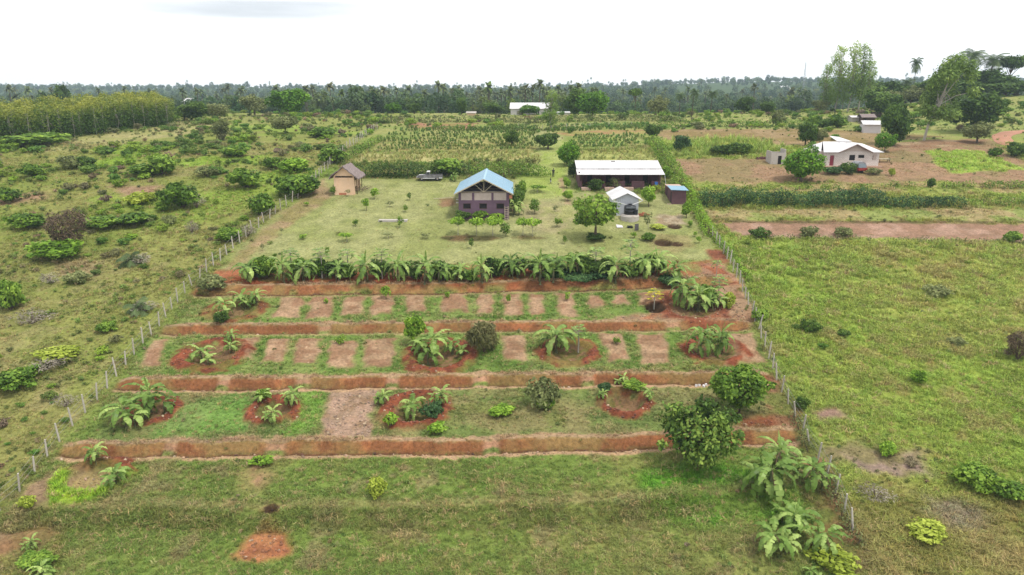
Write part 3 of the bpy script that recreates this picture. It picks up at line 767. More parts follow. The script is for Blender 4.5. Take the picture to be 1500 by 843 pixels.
RING_SOIL = [1, 1, 1, 1, 1, 1, 1, 1, 0, .9, .9, .25]
def ground_paint(x, y):
    """the ground's own colour and how thickly grass stands there"""
    n = len(x)
    n1 = fbm(x, y, 9, 3, 1); n2 = fbm(x, y, 2.4, 3, 2); n3 = fbm(x, y, 30, 2, 8)
    left = 1 - sstep(-2, 2, x - xl(y)); right = sstep(-2, 2, x - xr(y)); inside = np.clip(1 - left - right, 0, 1)
    def mixc(a, b, t): t = np.clip(t, 0, 1)[:, None]; return A(*a) * (1 - t) + A(*b) * t
    tt = sstep(.32, .68, .55 * n1 + .45 * n2)
    cl = mixc((148, 148, 86), (134, 146, 72), tt); cl = cl + (A(170, 152, 114) - cl) * sstep(.58, .78, n3 * .5 + n2 * .5)[:, None] * .5
    cl = cl + (A(140, 168, 66) - cl) * (sstep(.54, .68, fbm(x, y, 14, 3, 31)) * sstep(95, 150, y))[:, None] * .9
    cr = mixc((148, 164, 78), (162, 168, 86), tt); cr = cr + (A(136, 160, 66) - cr) * sstep(.52, .72, n3)[:, None] * .6
    cr = cr + (A(160, 142, 98) - cr) * sstep(.6, .75, n2)[:, None] * .5
    ci = mixc((120, 140, 68), (138, 144, 80), sstep(.4, .65, .5 * n1 + .5 * n2)); ci = ci + (A(150, 136, 100) - ci) * sstep(.62, .76, n2)[:, None] * .6
    c = cl * left[:, None] + cr * right[:, None] + ci * inside[:, None]
    bk = sstep(165, 195, y); cb = mixc((142, 156, 84), (166, 164, 104), tt)
    c = c + (cb - c) * (bk * (1 - left * .7))[:, None]
    ff = sstep(300, 380, y); c = c + (A(84, 104, 62) - c) * ff[:, None]
    dens = .55 * left + 1.0 * right + 1.0 * inside
    for L in LAY:
        P = L[1]; mrg = 3 + (L[9] if L[0] == 'l' else 0)
        k = np.nonzero((x > P[:, 0].min() - mrg) & (x < P[:, 0].max() + mrg) & (y > P[:, 1].min() - mrg) & (y < P[:, 1].max() + mrg))[0]
        if len(k) == 0: continue
        xx, yy = x[k], y[k]
        sd = sd_poly(P, xx, yy) if L[0] == 'p' else sd_line(P, xx, yy) - L[9]
        sd = sd + L[5] * 2 * (fbm(xx, yy, 1.1 + L[5], 3, 51) - .5)
        a = (1 - sstep(-L[6], L[6], sd)) * L[8]
        t = sstep(.36, .64, fbm(xx, yy, L[4], 3, 61))[:, None]
        cc = L[2] * (1 - t) + L[3] * t
        c[k] += (cc - c[k]) * a[:, None]; dens[k] += (L[7] - dens[k]) * a
    # earth banks
    ip = inplot(x, y, 1.2)
    for k in range(5):
        j = np.nonzero((ip > 0) & (np.abs(y - BANKS[k][0][:, 1].mean()) < 12))[0]
        if len(j) == 0: continue
        xx, yy = x[j], y[j]; s = bank_s(k, xx, yy); w = BANKS[k][2]; m = ip[j]
        nz = fbm(xx, yy, 1.3, 3, 71 + k); nb = fbm(xx, yy, 5, 2, 81 + k)
        if k < 4:
            red = np.where((nz * .6 + nb * .4)[:, None] > .52, A(168, 110, 74), A(148, 100, 68)); red = red + (A(150, 128, 82) - red) * (sstep(.44, .64, nb * .6 + nz * .4) * .8)[:, None]
            face = sstep(-.2, .0, s) * (1 - sstep(w - .05, w + .15, s)) * m
            brk = sstep(.60, .66, fbm(xx, yy * 0 + k, 2.6, 2, 90 + k)) if k == 3 else 0
            face = face * (1 - .8 * brk)
            top = sstep(w - .05, w + .15, s) * (1 - sstep(w + .45, w + .95, s + .8 * (nz - .5))) * m
            foot = sstep(-1.3, -1.0, s + .3 * (nz - .5)) * (1 - sstep(-.75, -.4, s)) * m * (1 if k < 2 else .5)  # pale strip, the lit ditch bottom put into the colour
            dit = sstep(-.7, -.4, s) * (1 - sstep(-.2, 0, s)) * m  # dark strip, shade of the ditch painted into the soil colour
            tm = tie_mask(k, xx); dit = dit * (1 - tm); red = red + (A(180, 140, 112) - red) * (tm * .85)[:, None]
            for a, cc, dn in ((top, A(178, 150, 118), .8), (foot, A(188, 156, 122), .1), (dit, A(112, 78, 58), .1), (face, red, .32)):
                c[j] += (cc - c[j]) * a[:, None]; dens[j] += (dn - dens[j]) * a
        else:
            face = sstep(-.5, .1, s) * (1 - sstep(w, w + .5, s)) * m
            c[j] += (A(114, 124, 64) - c[j]) * (face * .6)[:, None]; dens[j] += (1.2 - dens[j]) * face  # grassy step face painted darker, its shading put into the colour
            top = sstep(w, w + .4, s) * (1 - sstep(w + .8, w + 1.8, s)) * m
            c[j] += (A(156, 148, 98) - c[j]) * (top * .6)[:, None]
    for r, so in zip(RINGS, RING_SOIL):
        j = np.nonzero((np.abs(x - r[0]) < 2 * r[2]) & (np.abs(y - r[1]) < 2 * r[2]))[0]
        if len(j) == 0: continue
        q = ring_q(r, x[j], y[j]); nz = fbm(x[j], y[j], .8, 3, 33)
        rim = sstep(.50, .66, q + .3 * (nz - .5)) * (1 - sstep(.92, 1.12, q + .35 * (nz - .5))); rim = rim * (1 - .45 * sstep(.56, .68, fbm(x[j], y[j], 2.0, 2, 37)))
        inn = 1 - sstep(.5, .62, q)
        rc = np.where(nz[:, None] > .5, A(150, 88, 64), A(130, 76, 56))
        if so == 0:
            gr = np.where(nz[:, None] > .5, A(160, 190, 62), A(136, 168, 56)); cut = sstep(r[1] + r[2] * .1, r[1] + r[2] * .5, y[j])
            c[j] += (gr - c[j]) * (rim * (1 - cut))[:, None]; c[j] += (rc - c[j]) * (rim * cut)[:, None]; dens[j] += (1.4 * (1 - cut) - dens[j]) * rim
            c[j] += (A(170, 150, 104) - c[j]) * inn[:, None]; dens[j] += (.1 - dens[j]) * inn
        else:
            c[j] += (rc - c[j]) * (rim * so)[:, None]; dens[j] += (.03 - dens[j]) * (rim * so)
            ic = np.where(nz[:, None] > .48, A(146, 116, 86), A(120, 112, 66)); c[j] += (ic - c[j]) * (inn * so)[:, None]; dens[j] += (.3 - dens[j]) * (inn * so)
    for cpt, rr, dd in PITS:
        j = np.nonzero(np.hypot(x - cpt[0], y - cpt[1]) < rr * 1.4)[0]
        if len(j): 
            q = np.hypot(x[j] - cpt[0], y[j] - cpt[1]) / rr; a = 1 - sstep(.9, 1.15, q)
            c[j] += (A(84, 66, 50) - c[j]) * a[:, None]; dens[j] *= 1 - a
    c = c * (1 + .26 * (fbm(x, y, .9, 2, 15) - .5))[:, None]
    return np.clip(c, 0.005, .8), np.clip(dens, 0, 2)

def build_ground():
    rows = [26.0]
    while rows[-1] < 300: rows.append(rows[-1] + max(.13, .0026 * rows[-1]))
    while rows[-1] < 2900: rows.append(rows[-1] * 1.012)
    rows = np.array(rows); nc = 860
    u = np.linspace(-1, 1, nc); X = u[None, :] * (0.86 * rows[:, None] + 22); Y = np.repeat(rows[:, None], nc, 1)
    x = X.ravel(); y = Y.ravel(); z = G(x, y)
    col, dens = ground_paint(x, y)
    nr = len(rows); i = (np.arange(nr - 1)[:, None] * nc + np.arange(nc - 1)[None, :]).ravel()
    f = np.stack([i, i + 1, i + nc + 1, i + nc], 1)
    ip = np.nonzero((inplot(x, y) > .3) & (y < 100))[0]
    for P in [poly_w(b_) for b_ in BEDS]:      # each tilled bed stands a little proud, hoed into furrows
        k = ip[(x[ip] > P[:, 0].min() - 1) & (x[ip] < P[:, 0].max() + 1) & (y[ip] > P[:, 1].min() - 1) & (y[ip] < P[:, 1].max() + 1)]
        sd = sd_poly(P, x[k], y[k]) + .3 * (fbm(x[k], y[k], .8, 2, 5) - .5); m_ = 1 - sstep(-.3, .15, sd)
        z[k] += m_ * (.15 + .07 * np.sin(y[k] * 9 + 3 * fbm(x[k], y[k], 1.5, 2, 6)) + .16 * (fbm(x[k], y[k], .5, 2, 9) - .5))
    me = mesh_np('ground', np.stack([x, y, z], 1), f, [M['ground']], smooth=True)
    a = me.attributes.new('soilcol', 'FLOAT_COLOR', 'POINT'); c4 = np.ones((len(x), 4), np.float32); c4[:, :3] = col; c4[:, 3] = np.clip(dens, 0, 1)
    a.data.foreach_set('color', c4.ravel())
    tag(link('ground', me), 'sloping farm land of grass, red earth terraces and tilled beds', 'ground', None, 'structure')
def ground_mat():
    m, nt, b, out = new_mat('ground')
    a = N(nt, 'ShaderNodeAttribute', attribute_name='soilcol')
    geo = N(nt, 'ShaderNodeNewGeometry')
    n1 = N(nt, 'ShaderNodeTexNoise'); n1.inputs['Scale'].default_value = 3.2; n1.inputs['Detail'].default_value = 8; n1.inputs['Roughness'].default_value = .72
    n2 = N(nt, 'ShaderNodeTexNoise'); n2.inputs['Scale'].default_value = .55; n2.inputs['Detail'].default_value = 6
    for n_ in (n1, n2): nt.links.new(geo.outputs['Position'], n_.inputs['Vector'])
    r = ramp(nt, [(.28, (.5, .5, .5)), (.5, (.98, .98, .98)), (.72, (1.45, 1.42, 1.38))]); nt.links.new(n1.outputs[0], r.inputs[0])
    r2 = ramp(nt, [(.3, (.82, .84, .8)), (.7, (1.18, 1.15, 1.15))]); nt.links.new(n2.outputs[0], r2.inputs[0])
    m1 = N(nt, 'ShaderNodeMix', data_type='RGBA', blend_type='MULTIPLY'); m1.inputs[0].default_value = 1
    m2 = N(nt, 'ShaderNodeMix', data_type='RGBA', blend_type='MULTIPLY'); m2.inputs[0].default_value = 1
    nt.links.new(a.outputs['Color'], m1.inputs[6]); nt.links.new(r.outputs[0], m1.inputs[7]); nt.links.new(m1.outputs[2], m2.inputs[6]); nt.links.new(r2.outputs[0], m2.inputs[7])
    nt.links.new(m2.outputs[2], b.inputs['Base Color']); b.inputs['Roughness'].default_value = .95; b.inputs['Specular IOR Level'].default_value = .02
    bp = N(nt, 'ShaderNodeBump'); bp.inputs['Strength'].default_value = .7; bp.inputs['Distance'].default_value = .12
    nt.links.new(n1.outputs[0], bp.inputs['Height']); nt.links.new(bp.outputs[0], b.inputs['Normal'])
    M['ground'] = m
ground_mat(); build_ground()

# the murram road at the right edge, a sheet laid on the ground
def road(px, wid):
    P = poly_w(px); t = np.linspace(0, 1, 60); k = np.linspace(0, 1, len(P)); cx = np.interp(t, k, P[:, 0]); cy = np.interp(t, k, P[:, 1])
    for _ in range(6):
        cx[1:-1] = (cx[:-2] + 2 * cx[1:-1] + cx[2:]) / 4; cy[1:-1] = (cy[:-2] + 2 * cy[1:-1] + cy[2:]) / 4
    dx = np.gradient(cx); dy = np.gradient(cy); l = np.hypot(dx, dy); nx = -dy / l; ny = dx / l
    us = np.linspace(-1, 1, 9); wv = wid * (1 + .12 * (fbm(cx, cy, 6, 2, 5) - .5))
    x = (cx[:, None] + nx[:, None] * us * wv[:, None]).ravel(); y = (cy[:, None] + ny[:, None] * us * wv[:, None]).ravel()
    z = G(x, y) + .26 - .2 * np.tile(np.abs(us) ** 4, 60)
    i = (np.arange(59)[:, None] * 9 + np.arange(8)[None]).ravel(); f = np.stack([i, i + 9, i + 10, i + 1], 1)
    tag(link('road', mesh_np('road', np.stack([x, y, z], 1), f, [simple('road_earth', A(196, 142, 112), .95, .14, .6, .3)], smooth=True)), 'curving red earth road at the right edge of the view', 'road', None, 'structure')
road([(1640, 189), (1540, 191), (1484, 194), (1464, 201), (1474, 211), (1520, 226), (1640, 252)], 2.1)

# ------------------------------------------------------------------ grass and undergrowth (nobody could count it)
TUFT = proto_collection('tuft_shapes', [tuft_mesh(101 + i, 14, .34, .10, .022, M['grass_blade']) for i in range(4)] + [tuft_mesh(111 + i, 18, .52, .16, .024, M['grass_blade'], 1.0) for i in range(2)])
WEED = proto_collection('weed_shapes', [weed_mesh(121 + i, 70, .7, .45, .14, M['weed_leaf']) for i in range(4)])
SCRUB = proto_collection('scrub_shapes', [weed_mesh(131 + i, 420, 1.8, 1.0, .17, M['weed_leaf']) for i in range(4)])
def sample(n, y0, y1, pw=1.0):
    """random ground points, denser nearby"""
    u = RNG.random(n); y = y0 * (y1 / y0) ** u
    x = (RNG.random(n) * 2 - 1) * (.74 * y + 12)
    return x, y
def jitcol(c, v=.2, h=.06): return np.clip(c * (1 + v * (RNG.random((len(c), 1)) * 2 - 1)) * (1 + h * RNG.normal(size=c.shape)), .005, .8)
def grass():
    x, y = sample(300000, 38, 175)
    c, d = ground_paint(x, y)
    patch = fbm(x, y, 3.0, 3, 24)
    keep = RNG.random(len(x)) < d * (.35 + .9 * sstep(.35, .65, patch)); x, y, c, d, patch = x[keep], y[keep], c[keep], d[keep], patch[keep]
    z = G(x, y); left = x < xl(y); right = x > xr(y)
    s = (.55 + .5 * RNG.random(len(x))) * (.75 + .5 * patch) * np.where(left | right, 1.15, .85) * np.clip(y / 75, .85, 1.5) * np.clip(d, .35, 1.3)
    g = np.where((RNG.random(len(x)) < np.where(right, .07, .14))[:, None], A(176, 158, 112), c)
    scatter('grass', np.stack([x, y, z], 1), RNG.random(len(x)) * 6.28, s, jitcol(g * np.where(left, 1.6, np.where(right, 1.75, 1.65))[:, None]), TUFT, 6, 'rough grass tufts over the slopes and terraces', 'grass')
def weeds():
    x, y = sample(60000, 38, 260)
    c, d = ground_paint(x, y); left = x < xl(y); right = x > xr(y); cl = fbm(x, y, 7, 3, 44); c2 = fbm(x, y, 18, 2, 45)
    p = d * np.where(left, .45 * sstep(.45, .65, cl) + .06, np.where(right, .4 * sstep(.5, .68, cl) + .04, .10 * sstep(.42, .65, cl) + .03)) * (y < 200) + (y >= 200) * .5 * d
    keep = RNG.random(len(x)) < p; x, y, c, left, right, c2 = x[keep], y[keep], c[keep], left[keep], right[keep], c2[keep]
    g = np.where((c2 > .52)[:, None], A(108, 140, 58), A(92, 116, 58)) * .6 + c * .4
    g = np.where((RNG.random(len(x)) < .1)[:, None], A(150, 134, 100), g)
    s = (.35 + .8 * RNG.random(len(x)) ** 2) * np.where(left, 1.3, .85) * np.clip(y / 80, .8, 1.6)
    scatter('weeds', np.stack([x, y, G(x, y)], 1), RNG.random(len(x)) * 6.28, s, jitcol(g * 1.35), WEED, 4, 'low broad-leaved weeds in the grass', 'weeds')
def scrub():
    x, y = sample(17000, 45, 300)
    left = sstep(-1, 3, xl(y) - x); right = sstep(-1, 3, x - xr(y)); c, d = ground_paint(x, y)
    cl = fbm(x, y, 11, 3, 54); far = sstep(105, 170, y)
    p = left * (.02 + (.12 + 1.0 * far) * sstep(.46, .62, cl)) + (1 - left) * sstep(188, 205, y) * .6 * sstep(.46, .62, fbm(x, y * 2.2, 14, 3, 58)) + right * .03 * sstep(.55, .65, cl) + right * sstep(225, 250, y) * .4
    p = p * (d > .25)
    keep = RNG.random(len(x)) < p; x, y = x[keep], y[keep]; n = len(x)
    k = fbm(x, y, 9, 2, 64) + .25 * (RNG.random(n) - .5)
    g = np.where((k > .52)[:, None], A(132, 160, 58), np.where((k > .42)[:, None], A(98, 134, 56), np.where((k > .38)[:, None], A(122, 124, 84), A(106, 132, 60))))
    g = np.where((RNG.random(n) < .07)[:, None], A(136, 118, 96), g)
    s = (.35 + 1.0 * RNG.random(n) ** 2.2) * np.clip(y / 110, .75, 1.5)
    scl = np.stack([s * (.9 + .4 * RNG.random(n)), s * (.9 + .4 * RNG.random(n)), s * (.7 + .5 * RNG.random(n))], 1)
    scatter('undergrowth', np.stack([x, y, G(x, y)], 1), RNG.random(n) * 6.28, scl, jitcol(g * 1.35, .22, .05), SCRUB, 4, 'dense mixed scrub and thicket growing over the fallow land', 'undergrowth')
grass(); weeds(); scrub()

# crop rows in the back fields
CROP = proto_collection('crop_shapes', [weed_mesh(141 + i, 120, .9, 1.3, .24, M['weed_leaf']) for i in range(3)] + [tuft_mesh(145 + i, 16, 1.5, .14, .05, M['grass_blade'], .8) for i in range(3)])
def crops():
    P = []; Cc = []; I = []; S = []
    def rows(poly, dy, dx, kind, cola, colb, s, dens=1.0):
        W = poly_w(poly); y0, y1 = W[:, 1].min(), W[:, 1].max(); x0, x1 = W[:, 0].min(), W[:, 0].max()
        for yy in np.arange(y0, y1, dy):
            xx = np.arange(x0, x1, dx); xx = xx + RNG.normal(size=len(xx)) * dx * .3; yv = yy + RNG.normal(size=len(xx)) * dy * .12 + 1.5 * (fbm(xx, xx * 0 + yy, 25, 2, 7) - .5)
            k = (sd_poly(W, xx, yv) < 0) & (RNG.random(len(xx)) < dens * (.4 + sstep(.35, .6, fbm(xx, yv, 8, 2, 77)))); xx, yv = xx[k], yv[k]; n = len(xx)
            if n == 0: continue
            P.append(np.stack([xx, yv, G(xx, yv)], 1)); t = RNG.random((n, 1)); Cc.append(A(*cola) * (1 - t) + A(*colb) * t)
            I.append(RNG.integers(0, 3, n) + (3 if kind else 0)); S.append(s * (.6 + .7 * RNG.random(n)))
    rows([(528, 226), (795, 222), (790, 240), (505, 241)], 1.5, .8, 1, (150, 160, 88), (176, 176, 108), .6)
    rows([(840, 221), (960, 217), (970, 234), (845, 235)], 1.5, .8, 1, (146, 160, 84), (172, 174, 106), .6)
    rows([(515, 240), (790, 238), (770, 250), (500, 250)], 2.2, .6, 0, (120, 146, 72), (150, 160, 90), .8)
    rows([(560, 202), (780, 198), (795, 214), (770, 221), (530, 223)], 3.6, .5, 0, (112, 142, 70), (146, 162, 90), .62, 1.2)
    rows([(600, 188), (790, 184), (790, 197), (560, 202)], 5.0, .5, 0, (104, 138, 68), (140, 158, 88), .7, 1.2)
    rows([(840, 200), (945, 198), (950, 214), (840, 220)], 3.4, .5, 0, (112, 152, 76), (150, 168, 90), .62, 1.2)
    rows([(800, 186), (950, 183), (950, 192), (800, 195)], 3.6, .55, 0, (104, 146, 70), (140, 162, 84), .8)
    rows([(965, 207), (1080, 205), (1155, 214), (1138, 224), (1090, 229), (985, 231)], 1.3, .8, 1, (140, 168, 70), (176, 190, 100), 1.0)
    scatter('crop_vegetation', np.concatenate(P), RNG.random(sum(map(len, P))) * 6.28, np.concatenate(S), jitcol(np.concatenate(Cc) * 1.35), CROP, 6, 'rows of maize and cassava in the fields behind the compound', 'crops', pid=np.concatenate(I))
crops()
# stones and clods on tilled soil: small crumbs
def clods():
    def clod(sd):
        rng = np.random.default_rng(sd); import bmesh
        bm = bmesh.new(); bmesh.ops.create_icosphere(bm, subdivisions=1, radius=.09)
        for v in bm.verts: v.co *= .65 + .6 * rng.random()
        me = bpy.data.meshes.new('clod'); bm.to_mesh(me); bm.free(); me.materials.append(M['clod']); return me
    m, nt, b, out = new_mat('clod'); a = N(nt, 'ShaderNodeAttribute', attribute_name='col', attribute_type='INSTANCER'); nt.links.new(a.outputs['Color'], b.inputs['Base Color']); b.inputs['Roughness'].default_value = .95; M['clod'] = m
    c_ = proto_collection('clod_shapes', [clod(i) for i in range(4)])
    x, y = sample(90000, 40, 120); k = inplot(x, y) > .5; x, y = x[k], y[k]; c, d = ground_paint(x, y); k = (d < .12) & (y < 100); x, y, c = x[k], y[k], c[k]; n = len(x)
    c = np.where((RNG.random(n) < .12)[:, None], A(204, 178, 146), c * 1.02)
    s = .45 + 1.5 * RNG.random(n) ** 3; c = np.where((RNG.random(n) < .3)[:, None], c * .62, c)
    scatter('clods_dirt', np.stack([x, y, G(x, y)], 1), RNG.random(n) * 6.28, s, jitcol(c, .2, .03), c_, 4, 'loose earth clods and small stones on the bare soil', 'soil clods')
clods()
# ------------------------------------------------------------------ building materials
M['purple'] = simple('purple_plaster', A(122, 96, 114), .85, .16, 1.2, .15)
M['purple_dark'] = simple('purple_plaster_dark', A(118, 84, 90), .85, .2, 1.5, .15)
M['board'] = simple('infill_board', A(214, 196, 184), .85, .12, 2.5, .1)
M['blue_roof'] = corrugated('blue_roof_sheet', A(138, 186, 212), 1, .22, .4, stain=tuple(A(112, 166, 198)), amount=.5)
M['blue_trim'] = simple('blue_ridge', A(170, 212, 236), .4, .08, 2)
M['white_roof'] = corrugated('white_roof_sheet', A(252, 250, 250), 0, .3, .45, stain=tuple(A(205, 196, 190)), amount=.55)
M['white_roof_y'] = corrugated('white_roof_sheet_side', A(252, 250, 250), 1, .3, .45, stain=tuple(A(205, 196, 190)), amount=.55)
M['iron'] = corrugated('grey_iron_sheet', (.70, .73, .78), 0, .3, .4, stain=(.46, .48, .53), amount=.5, bump=.8)
M['mud'] = simple('mud_wall', (.64, .44, .29), .95, .07, .8, .2, col2=(.56, .34, .20))
M['thatch'] = simple('thatch', A(150, 134, 130), .95, .35, 5, .8, col2=A(186, 170, 160), stretch=(1, 1, .35))
M['wood'] = simple('wood', A(168, 140, 112), .85, .25, 3, .2, stretch=(1, 4, 1))
M['wood_dark'] = simple('wood_dark', A(92, 70, 56), .85, .3, 3, .2)
M['wood_pale'] = simple('wood_pale', A(214, 198, 170), .85, .15, 3, .1)
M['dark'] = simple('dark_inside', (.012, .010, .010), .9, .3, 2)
M['concrete'] = simple('concrete', A(210, 202, 192), .9, .15, 2, .2, col2=A(180, 164, 150))
M['concrete_warm'] = simple('concrete_warm', A(216, 186, 166), .9, .12, 2, .2)
M['plastic_black'] = simple('black_plastic', (.012, .013, .016), .35, .2, 2)
M['pipe_white'] = simple('white_pipe', A(244, 244, 240), .5, .05, 2)
M['white_wall'] = simple('white_wall', A(244, 238, 236), .85, .07, 1.2, .1, col2=A(226, 214, 210))
M['tarp_blue'] = simple('blue_cloth', A(70, 130, 220), .6, .1, 2)
M['red_door'] = simple('red_door', A(152, 56, 72), .6, .12, 2)
M['post'] = simple('fence_post', A(214, 206, 190), .85, .14, 4, .1, col2=A(176, 164, 146))
M['wire'] = simple('wire', (.25, .24, .22), .5, .1, 4, metal=.6)
def block_mat():
    m, nt, b, out = new_mat('coral_block')
    tc = N(nt, 'ShaderNodeTexCoord'); mp = N(nt, 'ShaderNodeMapping'); mp.inputs['Rotation'].default_value = (R(90), 0, 0)
    br = N(nt, 'ShaderNodeTexBrick'); br.inputs['Scale'].default_value = 1; br.inputs['Brick Width'].default_value = .46; br.inputs['Row Height'].default_value = .24; br.inputs['Mortar Size'].default_value = .02
    br.inputs['Color1'].default_value = A4(255, 246, 238); br.inputs['Color2'].default_value = A4(240, 226, 216); br.inputs['Mortar'].default_value = A4(176, 158, 148)
    nt.links.new(tc.outputs['Object'], mp.inputs[0]); nt.links.new(mp.outputs[0], br.inputs['Vector']); nt.links.new(br.outputs[0], b.inputs['Base Color']); b.inputs['Roughness'].default_value = .9
    M['block'] = m
block_mat()
M['gable'] = simple('gable_plaster', A(214, 196, 184), .9, .1, 1.5, .15)

def site(px, py, dz=0):
    x, y = at(px, py); z = gz(x, y)
    return x, y, z + dz

# ------------------------------------------------------------------ the purple house with the blue roof
def purple_house():
    x, y, z = site(709, 322); r = empty('purple_house', (x, y, z))
    tag(r, 'unfinished two storey purple house with blue gable roof and open truss gable', 'house')
    W, E, D = 8.1, 4.35, 14.6; h = W / 2
    w = MB(); win = [(-3.35, -2.1, 1.72, 2.62), (-.75, .5, 1.72, 2.62), (2.0, 3.25, 1.72, 2.62)]
    pan = [(-3.66, -1.88, 3.12, 4.3), (-1.52, 1.22, 3.12, 4.3), (1.55, 3.6, 3.12, 4.3)]
    w.wall(-h, h, -1.2, E, 0, .22, win + pan); w.wall(-h, h, -1.2, E, D - .22, D)
    w.wall_y(.22, D - .22, -1.2, E, -h, -h + .22, [(2, 3.2, 1.7, 2.6), (6, 7.2, 1.7, 2.6), (10, 11.2, 3, 3.8)]); w.wall_y(.22, D - .22, -1.2, E, h - .22, h, [(2, 3.2, 1.7, 2.6), (6, 7.2, 1.7, 2.6)])
    w.box(-h + .22, h - .22, .22, D - .22, 2.9, 3.06)
    w.build('wall', M['purple'], r)
    for a, b, c, d in pan:
        MB().box(a + .004, b - .004, .07, .15, c + .004, d - .004).build('infill_panel', M['board'], r)
    for a, b, c, d in win:
        f = MB(); f.wall(a + .004, b - .004, c + .004, d - .004, .05, .12, [(a + .08, b - .08, c + .08, d - .08)]); wo = f.build('window', M['wood_dark'], r)
        MB().box(a + .084, b - .084, .14, .16, c + .084, d - .084).build('pane', M['dark'], wo)
    pk, ev, ov, of = 6.55, 4.15, .68, .75
    rf = MB(); rf.slab([(-h - ov, -of, ev), (0, -of, pk), (0, D + .5, pk), (-h - ov, D + .5, ev)][::-1], .07); rf.slab([(0, -of, pk), (h + ov, -of, ev), (h + ov, D + .5, ev), (0, D + .5, pk)], .07)
    ro = rf.build('roof', M['blue_roof'], r)
    MB().prism([(-.22, pk - .05), (.22, pk - .05), (0, pk + .10)], -of - .03, D + .53).build('ridge_cap', M['blue_trim'], ro)
    f = MB(); 
    for sg in (-1, 1): f.slab([(0, -of - .06, pk - .085), (sg * (h + ov), -of - .06, ev - .085), (sg * (h + ov), -of - .02, ev - .085), (0, -of - .02, pk - .085)][::-sg], .16)
    f.build('fascia_board', M['wood_pale'], ro)
    t = MB()
    for yy in (.05, 4, 8, 12):
        t.tube([(-h, yy, E + .08), (h, yy, E + .08)], .07, 4); t.tube([(0, yy, E + .1), (0, yy, pk - .15)], .06, 4)
        for sg in (-1, 1): t.tube([(sg * .1, yy, E + .15), (sg * 1.5, yy, E + 1.35)], .06, 4); t.tube([(sg * (h + .3), yy, ev + .05), (0, yy, pk - .14)], .06, 4)
    t.build('truss', M['wood_pale'], r)
    for zz in (.55, 1.15, 2.6, 3.1): MB().box(-h - .42, -h - .004, .3, .9, zz, zz + .14).build('toothing_block', M['concrete'], r)
    MB().box(h + .01, h + .5, -.25, .1, 3.45, 4.0).build('beam_end', simple('orange_timber', A(226, 150, 110), .8, .1, 3), r)
    # ladder leaning on the wall
    l = empty('wooden_ladder', (x + 3.62, y - .62, z - .1)); tag(l, 'pale wooden ladder leaning on the front wall of the purple house', 'ladder')
    for sx in (-.26, .26): MB().tube([(sx, 0, 0), (sx, .55, 2.3)], .045, 5).build('rail', M['wood_pale'], l)
    for k in range(6): MB().tube([(-.26, .09 + .08 * k, .36 + .35 * k), (.26, .09 + .08 * k, .36 + .35 * k)], .035, 5).build('rung', M['wood_pale'], l)
    b = MB().box(-.5, .5, -.25, .25, 0, .45).build('crate', M['wood_dark']); b.location = (x - .3, y - 1.0, z - .05); tag(b, 'small dark crate on the ground among the bushes in front of the purple house', 'crate')
purple_house()

